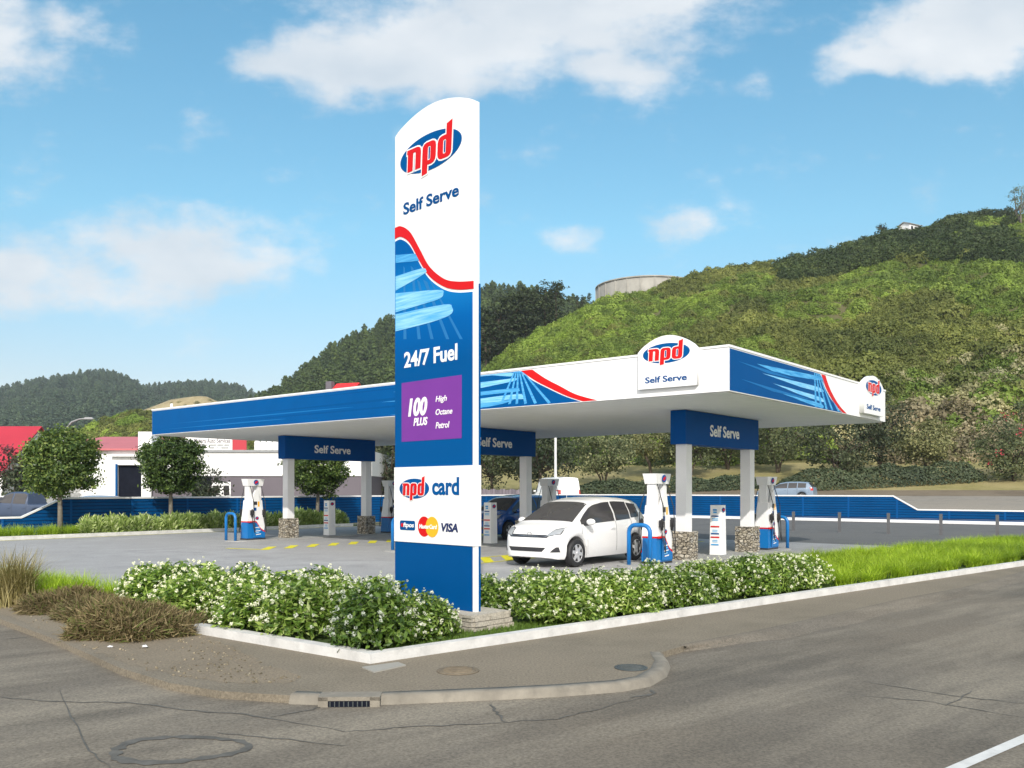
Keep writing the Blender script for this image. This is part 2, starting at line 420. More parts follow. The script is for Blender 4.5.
def build_world():
    w = bpy.data.worlds.new('World'); SC.world = w; w.use_nodes = True
    nt = w.node_tree; nt.nodes.clear()
    out = N(nt, 'ShaderNodeOutputWorld'); bg = N(nt, 'ShaderNodeBackground'); bg.inputs[1].default_value = .15
    sky = N(nt, 'ShaderNodeTexSky', sky_type='NISHITA'); sky.sun_disc = False
    sky.sun_elevation = math.asin(SUN.z); sky.sun_rotation = math.atan2(SUN.x, SUN.y)
    sky.air_density = 1.0; sky.dust_density = .3; sky.ozone_density = 1.5
    tc = N(nt, 'ShaderNodeTexCoord').outputs['Generated']
    sx = N(nt, 'ShaderNodeSeparateXYZ'); L(nt, tc, sx.inputs[0])
    ay = N(nt, 'ShaderNodeMath', operation='ABSOLUTE'); L(nt, sx.outputs[1], ay.inputs[0])
    ay2 = N(nt, 'ShaderNodeMath', operation='ADD', i_1=.08); L(nt, ay.outputs[0], ay2.inputs[0])
    dx = N(nt, 'ShaderNodeMath', operation='DIVIDE'); L(nt, sx.outputs[0], dx.inputs[0]); L(nt, ay2.outputs[0], dx.inputs[1])
    dz = N(nt, 'ShaderNodeMath', operation='DIVIDE'); L(nt, sx.outputs[2], dz.inputs[0]); L(nt, ay2.outputs[0], dz.inputs[1])
    P = N(nt, 'ShaderNodeCombineXYZ'); L(nt, dx.outputs[0], P.inputs[0]); L(nt, dz.outputs[0], P.inputs[1])
    P = P.outputs[0]
    # cloud banks: where they stand in the sky and how large they are
    blobs = [(20,70,70,42,.95),(105,55,28,30,.6),(105,5,70,16,.7),(310,2,130,16,.95),(300,88,48,24,.9),(365,82,80,34,1.05),(450,72,120,44,1.1),
             (545,40,150,46,1.05),(610,92,70,24,.95),(640,22,80,34,.95),(760,14,45,18,.45),(730,95,16,20,.4),
             (850,84,55,18,.95),(915,72,85,30,1.1),(965,40,100,48,1.15),(1030,20,80,60,1.1),(1150,60,120,50,1),(-120,90,100,40,1),
             (215,272,95,38,.98),(60,282,110,36,.85),(25,312,80,20,.7),(150,305,150,26,.7),(568,252,36,13,.5),(668,240,40,19,.56),(715,228,24,10,.4)]
    wn = N(nt, 'ShaderNodeTexNoise'); wn.inputs['Scale'].default_value = 9; wn.inputs['Detail'].default_value = 5; L(nt, P, wn.inputs['Vector'])
    wv = N(nt, 'ShaderNodeVectorMath', operation='MULTIPLY_ADD'); L(nt, wn.outputs['Color'], wv.inputs[0])
    wv.inputs[1].default_value = (.09,.06,0); wv2 = N(nt, 'ShaderNodeVectorMath', operation='ADD'); wv2.inputs[1].default_value = (-.045,-.03,0)
    L(nt, P, wv2.inputs[0]); L(nt, wv2.outputs[0], wv.inputs[2]); Pw = wv.outputs[0]
    acc = None; sh = None
    for (u, v, ru, rv, st) in blobs:
        c = ((u-512)/F, (490-v-(12 if v < 150 else 0))/F, 0)
        sb = N(nt, 'ShaderNodeVectorMath', operation='SUBTRACT'); sb.inputs[1].default_value = c; L(nt, Pw, sb.inputs[0])
        ml = N(nt, 'ShaderNodeVectorMath', operation='MULTIPLY'); ml.inputs[1].default_value = (F/ru*.72, F/rv*.72, 0); L(nt, sb.outputs[0], ml.inputs[0])
        ln = N(nt, 'ShaderNodeVectorMath', operation='LENGTH'); L(nt, ml.outputs[0], ln.inputs[0])
        mr = N(nt, 'ShaderNodeMapRange', interpolation_type='SMOOTHSTEP'); mr.inputs[1].default_value = 0; mr.inputs[2].default_value = 1.35
        mr.inputs[3].default_value = st; mr.inputs[4].default_value = 0; L(nt, ln.outputs['Value'], mr.inputs[0])
        if acc is None: acc = mr.outputs[0]
        else:
            mx = N(nt, 'ShaderNodeMath', operation='SMOOTH_MAX'); mx.inputs[2].default_value = .18
            L(nt, acc, mx.inputs[0]); L(nt, mr.outputs[0], mx.inputs[1]); acc = mx.outputs[0]
    mpn = N(nt, 'ShaderNodeMapping'); mpn.inputs['Scale'].default_value = (1, 1.7, 1); L(nt, P, mpn.inputs['Vector'])
    nz = noise(nt, mpn.outputs[0], 13, 9, .6)
    nn = N(nt, 'ShaderNodeMath', operation='MULTIPLY_ADD', i_1=1.45, i_2=-.76); L(nt, nz, nn.inputs[0])
    sm = N(nt, 'ShaderNodeMath', operation='ADD'); L(nt, acc, sm.inputs[0]); L(nt, nn.outputs[0], sm.inputs[1])
    de = N(nt, 'ShaderNodeMapRange', interpolation_type='SMOOTHSTEP'); de.inputs[1].default_value = .14; de.inputs[2].default_value = .8; de.inputs[4].default_value = .9
    L(nt, sm.outputs[0], de.inputs[0])
    # broken cloud added behind the viewer, out of view, as neutral fill light
    bk = N(nt, 'ShaderNodeMapRange', interpolation_type='SMOOTHSTEP'); bk.inputs[1].default_value = .05; bk.inputs[2].default_value = -.5; bk.inputs[4].default_value = 1
    L(nt, sx.outputs[1], bk.inputs[0])
    bn = N(nt, 'ShaderNodeMapRange', interpolation_type='SMOOTHSTEP'); bn.inputs[1].default_value = .32; bn.inputs[2].default_value = .46; L(nt, noise(nt, tc, 2.2, 6, .6), bn.inputs[0])
    bm_ = N(nt, 'ShaderNodeMath', operation='MULTIPLY'); L(nt, bk.outputs[0], bm_.inputs[0]); L(nt, bn.outputs[0], bm_.inputs[1])
    fr_ = N(nt, 'ShaderNodeMath', operation='LESS_THAN', i_1=0.0); L(nt, sx.outputs[1], fr_.inputs[0])
    fs_ = N(nt, 'ShaderNodeMath', operation='SUBTRACT', i_0=1.0); L(nt, fr_.outputs[0], fs_.inputs[1])
    df = N(nt, 'ShaderNodeMath', operation='MULTIPLY'); L(nt, de.outputs[0], df.inputs[0]); L(nt, fs_.outputs[0], df.inputs[1])
    dt = N(nt, 'ShaderNodeMath', operation='MAXIMUM'); L(nt, df.outputs[0], dt.inputs[0]); L(nt, bm_.outputs[0], dt.inputs[1]); de = dt
    # cloud colour: grey folds and bright tops
    mpb = N(nt, 'ShaderNodeMapping'); mpb.inputs['Location'].default_value = (0, .022, 0); L(nt, mpn.outputs[0], mpb.inputs['Vector'])
    n2 = noise(nt, mpb.outputs[0], 6, 6, .5)
    cc = ramp(nt, n2, [(.34, (3.5,3.85,4.2)), (.52, (4.2,4.4,4.6)), (.68, (4.8,4.9,5.0))])
    hs = N(nt, 'ShaderNodeHueSaturation'); hs.inputs['Saturation'].default_value = 1.0; L(nt, sky.outputs[0], hs.inputs['Color'])
    tint = mixc(nt, 1.0, hs.outputs[0], SKY_TINT, 'MULTIPLY')
    tint = mixc(nt, 1.0, tint, ramp(nt, sx.outputs[2], [(0,(.88,.46,.50)),(.12,(.80,.55,.57)),(.28,(.73,.77,.77)),(.5,(.64,.82,.86))]), 'MULTIPLY')
    cc = mixc(nt, bm_.outputs[0], cc, (9.6,9.2,8.8))  # the added cloud behind the viewer is brightened for fill
    L(nt, mixc(nt, de.outputs[0], tint, cc), bg.inputs[0]); L(nt, bg.outputs[0], out.inputs[0])
SKY_TINT = (.86, 1.2, 1.1)
build_world()

# ------------------------------------------------------------------ ground, road, paths
ROADZ = -.065
def ring_dist(X, Y): return Y + .35*(X - 20)
def sstep(a, b, x):
    t = np.clip((x-a)/(b-a), 0, 1); return t*t*(3-2*t)
def sheet(name, poly, z, mat, kind='structure', drop=0.0):
    b = MB()
    if drop: b.prism([(p[0], p[1]) for p in poly], z-drop, z)
    else:
        vs = [b.bm.verts.new((p[0], p[1], z)) for p in poly]; b._f(vs)
        if b.bm.faces[:] : 
            bmesh.ops.recalc_face_normals(b.bm, faces=b.bm.faces[:])
            if b.bm.faces[:][0].normal.z < 0: bmesh.ops.reverse_faces(b.bm, faces=b.bm.faces[:])
    me = bpy.data.meshes.new(name); b.bm.to_mesh(me); b.bm.free()
    return tag(link(name, me, mat), kind=kind)
def ribbon(b, pts, w, z, closed=False, jit=0.0, thick=.003):
    pts = [Vector((p[0], p[1])) for p in pts]; n = len(pts); Lr, Rr = [], []
    for i, p in enumerate(pts):
        a = pts[i-1] if (i > 0 or closed) else p; c = pts[(i+1) % n] if (i < n-1 or closed) else p
        d = (c-a).normalized(); nr = Vector((-d.y, d.x)); ww = (w[i] if isinstance(w, (list, tuple)) else w)/2*(1+random.uniform(-jit, jit))
        Lr.append(b.bm.verts.new((p.x+nr.x*ww, p.y+nr.y*ww, z))); Rr.append(b.bm.verts.new((p.x-nr.x*ww, p.y-nr.y*ww, z)))
    for i in range(n if closed else n-1):
        j = (i+1) % n; b._f([Rr[i], Rr[j], Lr[j], Lr[i]])
    return b
ground_m = asphalt('dry_ground', (.16,.15,.08), (.2,.18,.1))
sheet('ground', [(-1500,-150),(1500,-150),(1500,1350),(-1500,1350)], -.11, ground_m)
sheet('road', [(-70,-30),(70,-30),(70,44),(-70,44)], ROADZ, M['road'])
K0 = Vector((-1.37, 8.6)); K1 = Vector((-4.05, 10.66)); KD = Vector((math.cos(KDIR), math.sin(KDIR))); KN = Vector((-KD.y, KD.x))
def kpt(t, n=0.0): return K0 + KD*t + KN*n          # along the right-hand garden kerb
LD = (K1-K0).normalized(); LN = Vector((LD.y, -LD.x))
def lpt(t, n=0.0): return K0 + LD*t + LN*n
KEND = kpt(36)
edge_px = [(-60,598),(0,619),(60,641),(120,668),(170,683),(220,691),(290,695.5),(350,697.5),(430,694.5),(500,691.5),(560,688.5),(620,684),(648,679),(664,670),(668,661),(662,652)]
edge = [gpt(u, v).xy for u, v in edge_px]
xing = [gpt(u, v).xy for u, v in [(662,652),(690,644),(760,631),(830,616),(905,599),(965,588)]]
xfar = [gpt(1024,572).xy, gpt(1100,560).xy]
pav = edge + xing[1:] + xfar + [(KEND.x, KEND.y-.4), (KEND.x-3, KEND.y+2)] + [kpt(20, 1.5), (0, 12), (-6, 13.5), (-14, 16), (-22, 17)]
sheet('pavement', pav, 0, M['path'], drop=.08)
FC = [(-24,15.4),(-8.2,15.4),(-6.3,13.7),(-3.6,12.7),(-.9,11.95),tuple(kpt(4.0,2.0)),tuple(kpt(7.5,1.65)),tuple(kpt(9.0,1.9)),tuple(kpt(11.5,3.8)),(16.5,26.0)]
fore = FC + [site(-7,12).xy, site(24.5,12).xy, site(24.5,-6).xy, (-26,28)]
sheet('forecourt', fore, .004, M['forecourt'])
sheet('access_lane', [site(-20,12.02).xy, site(24.5,12.02).xy, site(24.5,32.4).xy, site(-20,32.4).xy], .002, M['lane'], drop=.1)
dv = [(-50,596),(0,613),(60,636),(120,662),(160,672),(200,680),(250,684),(290,683),(300,676),(262,664),(236,648),(190,632),(120,600),(40,585),(-60,582)]
dv = [gpt(u, v).xy for u, v in dv]; dvp = []
for k in range(len(dv)):
    p, q_ = dv[k], dv[(k+1) % len(dv)]; m_ = max(2, int((q_-p).length/.07))
    for i in range(m_): dvp.append(p.lerp(q_, i/m_) + Vector((random.uniform(-1,1), random.uniform(-1,1)))*.045)
sheet('dirt_verge', dvp, .0018, M['dirt'])
bed_m = asphalt('mulched_lawn', (.055,.085,.025), (.06,.1,.022))
bedpoly = [lpt(0,.1), lpt(3.4,.1), (-5.7,12.2), (-7.4,13.1), (-10.5,13.9), (-10.5,15.3), (-8.25,15.3), (-6.35,13.6), (-3.65,12.6), (-.9,11.9), kpt(4.0,1.95), kpt(7.5,1.6), kpt(9.0,1.85), kpt(11.5,3.75), (16.6,25.9), kpt(26,3.6), kpt(26,.1), kpt(0,.1)]
sheet('garden_bed', bedpoly, .03, bed_m, drop=.12)
sheet('hedge_bed', [site(24.6,-9).xy, site(24.6,12).xy, site(27,12).xy, site(27,-9).xy], .03, bed_m, drop=.14)
# worn apron where the footpath runs down to the road
apb = MB(); ap = [Vector(p) for p in xing + xfar]
for k in range(2): ap = [q for a_, c_ in zip(ap, ap[1:]) for q in (a_, a_.lerp(c_, .5))] + [ap[-1]]
sec = []
for i, p in enumerate(ap):
    if i < 3: continue
    d = (ap[min(i+1, len(ap)-1)]-ap[max(i-1, 0)]).normalized(); o = Vector((d.y, -d.x)); e = (.32+.05*math.sin(i*1.7))*min(1, .02+(i-3)*.16)
    sec.append([(p.x-o.x*.05, p.y-o.y*.05, .003), (p.x+o.x*.05, p.y+o.y*.05, -.004), (p.x+o.x*e*.5, p.y+o.y*e*.5, -.035), (p.x+o.x*e, p.y+o.y*e, ROADZ+.001)])
apb.grid(sec); tag(apb.build('crossing_apron', M['road']), kind='structure')
# kerbs
kb = MB()
q = [lpt(3.42,0), lpt(0,0), kpt(36,0)]
w = .13
kb.prism([lpt(3.3,-.02), lpt(0,-.02), K0, K0+(LN+KN).normalized()*w*1.15, lpt(3.3,w)], -.02, .098)
kb.prism([K0, kpt(36,-.0), kpt(36,w), K0+(LN+KN).normalized()*w*1.15], -.02, .1)
kb.bevel(.015)
tag(kb.build('garden_kerb', M['kerbwhite']), kind='structure')
rk = MB(); n = len(edge)
inner = []
for i, p in enumerate(edge):
    a = edge[max(i-1,0)]; c = edge[min(i+1,n-1)]; d = (c-a).normalized(); inner.append(p + Vector((-d.y, d.x))*(.13))
i0 = 6
sec = []
for i in range(i0, n):
    p, k = edge[i], inner[i]; o = p + (p-k)*.25; h = .012 if 5 < i < n-1 else .004
    sec.append([(o.x,o.y,-.08),(p.x,p.y,h-.012),(p.x*.75+k.x*.25,p.y*.75+k.y*.25,h),(k.x,k.y,h-.004),(k.x,k.y,-.02)])
rk.grid(sec)
tag(rk.build('road_kerb', M['oldkerb']), kind='structure')
hk = MB()
hk.prism([site(24.45,-9).xy, site(24.45,11.5).xy, site(24.6,11.5).xy, site(24.6,-9).xy], -.02, .13); hk.bevel(.015)
tag(hk.build('hedge_kerb', M['kerbwhite']), kind='structure')
yb = MB(); ribbon(yb, [site(24.25,-6).xy, site(24.25,11.5).xy], .12, .009)
for ac in (6.45, 14.15):
    for k in range(14):
        b0 = -1.0 + k*.8
        ribbon(yb, [site(ac-.5, b0).xy, site(ac+.5, b0+1.0).xy], .25, .009)
    if ac < 8:
        for sd in (-.55, .55): ribbon(yb, [site(ac+sd, -1.2).xy, site(ac+sd, 10.6).xy], .09, .0098)
    ribbon(yb, [site(ac+.9, -1.3).xy, site(ac-.3, -1.0).xy], .16, .0094)
tag(yb.build('yellow_markings', M['yellowpaint']), kind='structure')
wl = MB(); a, c = gpt(957,768,ROADZ).xy, gpt(1024,739,ROADZ).xy; dd = (c-a).normalized()
ribbon(wl, [a-dd*1.2, a, c, c+dd*1.1], .085, ROADZ+.005, jit=.06); ribbon(wl, [c+dd*5, c+dd*8], .085, ROADZ+.005)
tag(wl.build('road_line', M['linewhite']), kind='structure')
oy = MB()
ribbon(oy, [gpt(937,600.5,ROADZ).xy, gpt(965,594.5,ROADZ).xy], .07, ROADZ+.006, jit=.3); ribbon(oy, [gpt(672,652,ROADZ).xy, gpt(696,646.5,ROADZ).xy], .05, ROADZ+.006, jit=.3)
tag(oy.build('worn_yellow_line', M['oldyellow']), kind='structure')
tb = MB()
def crack(px, w):
    pts = []
    P = [gpt(u, v, ROADZ).xy for u, v in px]
    for p, q in zip(P, P[1:]):
        for k in range(6):
            t = k/6; pts.append(p.lerp(q, t) + Vector((random.uniform(-1,1), random.uniform(-1,1)))*.018)
    pts.append(P[-1]); n = len(pts); w *= .6
    ribbon(tb, pts, [w*(.35+.65*min(1, 5*min(i, n-1-i)/n))*random.uniform(.5,1.3) for i in range(n)], ROADZ+.004)
for px, w in (([(-10,697),(55,702),(130,703),(185,710),(255,716),(345,732)], .035), ([(270,718),(300,712),(335,705)], .03), ([(215,733),(260,737),(345,746)], .03),
              ([(345,732),(400,728),(480,724),(560,719),(600,709),(655,694)], .03), ([(490,704),(497,713),(505,722)], .04), ([(862,682),(960,697),(1030,704)], .025),
              ([(845,694),(930,702),(1030,719)], .022), ([(945,706),(972,691)], .03), ([(0,640),(30,637),(45,636)], .03), ([(630,698),(655,694),(650,690)], .06), ([(60,690),(90,752),(110,768)], .02)):
    crack(px, w)
rc = gpt(178,749,ROADZ).xy; ring = []
for k in range(40):
    t = 2*math.pi*k/40; rr = 1+.07*math.sin(3*t+1)+random.uniform(-.03,.03)
    ring.append((rc.x+.44*rr*math.cos(t), rc.y+.29*rr*math.sin(t)))
ribbon(tb, ring, .075, ROADZ+.0045, True, .6)
tag(tb.build('tar_repair', M['tar']), kind='structure')

def disc_lid(name, label, c, r, mat):
    b = MB(); b.lathe([(r*1.18,0),(r*1.18,.006),(r*1.03,.008),(r*1.0,.003),(r*.97,.003),(r*.95,.010),(0.02,.012)], 28)
    for k in range(-3, 4):
        wdt = math.sqrt(max(0, 1-(k/4)**2))*r*.8
        b.box(-wdt, wdt, k*r/4.2-.006, k*r/4.2+.006, .0105, .015)
    o = b.build(name, mat, loc=(c.x, c.y, .002)); return tag(o, label, 'manhole cover')
disc_lid('manhole_cover', 'dark round iron lid set in the dirt inside the curve of the road kerb', gpt(631,668), .135, M['iron'])
disc_lid('manhole_cover', 'brown dirt-covered round lid in the footpath, in front of the stone sign base', gpt(458,671), .17, M['rusty'])
b = MB(); b.prism([gpt(362,668).xy, gpt(398,663).xy, gpt(406,666).xy, gpt(374,673).xy], -.01, .012); b.bevel(.004)
tag(b.build('concrete_cover', M['concrete']), 'pale square concrete cover slab beside the corner of the white garden kerb', 'cover slab')
t = empty('storm_drain', (*edge[7], 0), math.atan2((edge[8]-edge[6]).y, (edge[8]-edge[6]).x)); tag(t, 'concrete kerb drain with a dark slot at the edge of the road', 'storm drain')
b = MB(); b.box(-.25,.25,-.06,.13,-.014,.018); b.box(-.25,-.17,-.06,-.047,-.08,.015); b.box(.17,.25,-.06,-.047,-.08,.015); b.bevel(.008); b.build('lintel', M['oldkerb'], t)
b = MB(); b.box(-.168,.168,-.056,-.047,-.07,-.012); b.build('slot', M['painteddark'], t)
for k in range(9):
    b = MB(); b.box(-.155+k*.037,-.148+k*.037,-.068,-.058,-.06,-.018); b.build('grate_bar', M['iron'], t)
def litter(u, v, s, label):
    b = MB(); b.ball((0,0,s*.3),(s,s*.6,s*.3),8,6)
    for vv in b.bm.verts: vv.co += Vector((random.uniform(-1,1),random.uniform(-1,1),random.uniform(-.4,.6)))*s*.25
    p = gpt(u,v); o = b.build('litter', M['white'], loc=(p.x,p.y,.006), rz=random.uniform(0,3)); tag(o, label, 'litter')
litter(145,648,.045,'crumpled white scrap on the dirt, the larger one nearer the white kerb')
litter(110,648,.03,'small white scrap on the dirt under the brown bush')

# ------------------------------------------------------------------ pylon sign
PY_R = Vector((-.46, 10.6)); PU = Vector((math.sqrt(.5), -math.sqrt(.5))); PO = PY_R - PU*1.55
def psz(u, v): return plane_sz(u, v, PO, PU)
pyl = empty('pylon_sign', (PO.x, PO.y, 0), -math.pi/4)
tag(pyl, 'tall white and blue arch-topped pylon sign on a low stone base at the corner', 'pylon sign')
PW, PT = 1.55, .09
arch = [(0,.2),(PW,.2),(PW,6.41)] + [(PW*(1-k/24), 6.41 + .2*math.sin(math.pi*k/24)**.85) for k in range(1,24)] + [(0,6.4)]
fr = Face(pyl, (0,0,0), (1,0,0), (0,-1,0))
def slab(name, poly, y0, y1, mat, parent, bev=.012):
    b = MB(); n = len(poly)
    f = [b.bm.verts.new((p[0], y0, p[1])) for p in poly]; k = [b.bm.verts.new((p[0], y1, p[1])) for p in poly]
    b._f(f); b._f(k[::-1])
    for i in range(n): b._f([f[i], k[i], k[(i+1)%n], f[(i+1)%n]])
    if bev: b.bevel(bev, 2)
    return b.build(name, mat, parent)
slab('panel', arch, 0, PT, M['signwhite'], pyl)
PZ0, PZ1 = 1.02, 2.0
FR = PW - .02
slab('side_edge', [(PW+.002,.2),(PW+.02,.2),(PW+.02,6.36),(PW+.002,6.4)], .0, .058, M['signwhite'], pyl, .004)
slab('side_cover', [(PW+.002,.2),(PW+.022,.2),(PW+.022,4.2),(PW+.002,4.2)], .061, PT, M['deepblue'], pyl, .003)
red_top = smooth_pts([(0,5.19),(.13,5.185),(.32,5.07),(.52,4.81),(.72,4.545),(1.0,4.345),(1.26,4.265),(FR+.02,4.225)])
red_bot = smooth_pts([(0,5.04),(.13,5.045),(.316,4.925),(.52,4.65),(.72,4.42),(1.0,4.245),(1.26,4.165),(FR+.02,4.13)])
fr.poly('swoosh', [red_top + red_bot[::-1]], M['red'], .0035)
edge_b = [(x, z-.035) for x, z in red_bot]
edge_b = [(max(.002, min(FR, x)), z) for x, z in edge_b]
fr.poly('blue_graphic', [edge_b + [(FR, PZ1), (.002, PZ1)]], M['printblue'], .001)
fr.poly('foot_graphic', [[(.002,.21),(FR,.21),(FR,PZ0),(.002,PZ0)]], M['deepblue'], .001)
slab('card_panel', [(-.004,PZ0),(PW+.03,PZ0),(PW+.03,PZ1),(-.004,PZ1)], -.014, PT+.002, M['signwhite'], pyl, .006)
Z1 = lambda x, y: psz(380+x/2.95, 90+y/2.95)
st = [[(47,487),(112,483),(128,492),(120,503),(47,510)], [(47,550),(122,527),(137,532),(128,545),(47,592)], [(47,600),(172,590),(188,600),(176,616),(120,634),(47,656)],
      [(47,662),(190,633),(214,642),(212,660),(180,676),(120,694),(47,712)]]
for i, s_ in enumerate(st):
    pts = [Z1(*q) for q in s_]; pts = [(max(.004, a), z) for a, z in pts]
    fr.poly('brush_stroke', [smooth_pts(pts, 4)], M[('skyblue2','skyblue','skyblue','skyblue')[i]], .0045+.0006*i, .0015)
for (x0, x1, xb) in ((128,140,196),(146,153,236),(110,118,150),(92,99,112),(70,74,70)):
    a, c = Z1(x0, 560 if x0 > 100 else 520), Z1(x1, 566 if x0 > 100 else 526); e = Z1(xb+9, 735); g_ = Z1(xb, 735)
    fr.poly('light_ray', [[a, c, e, g_]], M['ray'], .0042, .001)
logo(fr, .725, 6.01, .61, .235, .002)
fr.text('lettering', 'Self Serve', (.18,1.28,5.318,5.475), M['deepblue'], .002, .03)
fr.text('lettering', '24/7 Fuel', (.2,1.255,3.3,3.51), M['signwhite'], .0045, .03)
pp = fr.poly('octane_panel', [[(.147,2.335),(1.335,2.335),(1.335,3.11),(.147,3.11)]], M['purple'], .0042, .003)
for tx, bx, bo in (('100',(.29,.68,2.655,2.895),.05), ('PLUS',(.40,.685,2.53,2.635),.04), ('High',(.845,1.06,2.79,2.885),.02), ('Octane',(.845,1.165,2.645,2.72),.02), ('Petrol',(.845,1.11,2.475,2.555),.02)):
    fr.text('lettering', tx, bx, M['signwhite'], .0075, bo, .2, parent=pp)
fc = Face(pyl, (0,-.014,0), (1,0,0), (0,-1,0))
logo(fc, .42, 1.718, .305, .13, .0015)
fc.text('lettering', 'card', (.785,1.3,1.635,1.86), M['blue'], .0015, .035)
ep = fc.poly('payment_badge', [rrect(.125,.44,1.175,1.3,.025)], M['deepblue'], .0015)
fc.text('lettering', 'e', (.15,.2,1.215,1.265), M['red'], .0045, .04, .15, parent=ep); fc.text('lettering', 'ftpos', (.2,.42,1.195,1.275), M['signwhite'], .0045, .03, .15, parent=ep)
mc = fc.poly('payment_badge', [ellipse(.625,1.232,.125,.13)], M['red'], .0015, .002)
fc.poly('badge_circle', [ellipse(.785,1.232,.125,.13)], M['yellow'], .0038, .002, parent=mc)
fc.text('lettering', 'MasterCard', (.53,.885,1.205,1.262), M['signwhite'], .0062, .04, .15, .002, parent=mc)
fc.text('lettering', 'VISA', (.96,1.28,1.178,1.288), M['ink'], .0015, .045, .18)
# stone base of stacked slabs
b = MB(); rs = random.Random(3)
b.box(-.22, PW+.2, -.2, PT+.3, .02, .13); b.bevel(.02)
for row in range(3):
    z0 = .03 + row*.058
    for fx in (0, 1):
        x = -.24
        while x < PW+.16:
            l = rs.uniform(.12,.3); x1 = min(x+l, PW+.22)
            y = -.22 - rs.uniform(0,.03) if fx == 0 else PT+.27+rs.uniform(0,.03)
            b.box(x+.004, x1-.004, y, y+.08, z0+.003, z0+.055-rs.uniform(0,.008)); x = x1
    y = -.2
    while y < PT+.28:
        l = rs.uniform(.1,.22); y1 = min(y+l, PT+.3)
        x = PW+.16+rs.uniform(0,.03); b.box(x, x+.06, y+.004, y1-.004, z0+.003, z0+.054); b.box(-.27, -.2, y+.004, y1-.004, z0+.003, z0+.054); y = y1
x = -.26
while x < PW+.2:
    l = rs.uniform(.25,.5); x1 = min(x+l, PW+.23); b.box(x+.004, x1-.004, -.25+rs.uniform(-.02,.02), PT+.31, .196, .222+rs.uniform(0,.008)); x = x1
slabm = asphalt('flat_stone', (.42,.38,.31), (.33,.31,.28))
b.build('stone_base', slabm, pyl)

# ------------------------------------------------------------------ canopy
can = empty('canopy', (CX, CY, 0), SITE)
tag(can, 'long flat white and blue canopy roof on six square columns over the pump islands', 'canopy')
ZS, ZT = 3.6, 4.52
LA, LB = LEN_A, LEN_B
b = MB(); b.box(-LA, 0, 0, LB, ZS+.02, ZT-.05); b.bevel(.02, 3); b.build('fascia', M['signwhite'], can)
b = MB(); b.box(-LA-.015, .015, -.015, LB+.015, ZT-.045, ZT+.0); b.bevel(.012); b.build('roof_edge', M['white'], can)
b = MB(); b.box(-LA+.07, -.07, .07, LB-.07, ZS-.0, ZS+.015); b.build('soffit', M['offwhite'], can)
ff = Face(can, (0,0,0), (1,0,0), (0,-1,0)); fs = Face(can, (0,0,0), (0,1,0), (1,0,0)); fl = Face(can, (-LA,LB,0), (0,-1,0), (-1,0,0))
B0, B1 = ZS+.035, ZT-.07
rt = smooth_pts([(-5.15,B1),(-4.75,4.20),(-4.3,3.98),(-3.85,3.78),(-3.42,B0)], 8); rb = smooth_pts([(-4.82,B1),(-4.45,4.22),(-4.05,4.02),(-3.6,3.8),(-3.05,B0)], 8)
ff.poly('swoosh', [rt + rb[::-1]], M['red'], .004)
be = [(x-.06, z) for x, z in rt]
ff.poly('blue_graphic', [[(-LA+.01, B0), (-LA+.01, B1)] + be], M['blue'], .001)
fpx = lambda x, y: plane_sz(470+x/6.827, 360+y/6.827, (CX,CY), (.775,-.632))
for i, (s_, mt) in enumerate((([(20,107),(150,80),(285,86),(290,100),(275,112),(150,104)],'skyblue'), ([(0,165),(180,140),(300,122),(312,140),(200,165),(70,192)],'skyblue'),
        ([(0,232),(200,203),(325,190),(336,200),(330,214),(200,228),(40,246)],'skyblue2'), ([(0,300),(250,240),(362,240),(376,252),(365,266),(250,272),(60,320)],'skyblue'), ([(0,332),(180,285),(300,268),(220,300),(60,330)],'skyblue2'))):
    pts = [fpx(*q) for q in s_]
    pts[0] = (pts[0][0]-2.2-.5*i % 1.3, pts[0][1]); pts = [(a, min(B1-.01, max(B0+.01, z))) for a, z in pts]
    ff.poly('brush_stroke', [smooth_pts(pts, 4)], M[mt], .0035+.0005*i, .0014)
for x0, xb in ((300,205),(312,262),(324,312),(334,372),(344,440),(352,535)):
    a, c = fpx(x0, 72), fpx(x0+9, 72); e, g_ = fpx(xb+18, 300-min(10, (xb-200)*.03)), fpx(xb, 302)
    pts = [(s1, min(B1-.005, max(B0+.005, z))) for s1, z in (a, c, e, g_)]
    ff.poly('light_ray', [pts], M['skyblue2'], .0058, .001)
for k, (x0, x1, z, h) in enumerate(((-21,-9,4.28,.05),(-19,-7.5,4.16,.035),(-16,-8,4.05,.06),(-20.5,-11,3.95,.03),(-18,-7.4,3.86,.05),(-21.2,-14,3.78,.03),(-14,-7.8,4.34,.03))):
    ff.poly('brush_stroke', [smooth_pts([(x0,z),(x0*.7+x1*.3,z+h*.5),(x1*.8+x0*.2,z+h),(x1,z+h*.4),(x1*.6+x0*.4,z-h*.2)],4)], M['bluemid' if k % 2 else 'deepblue'], .0024+.0003*k, .0012)
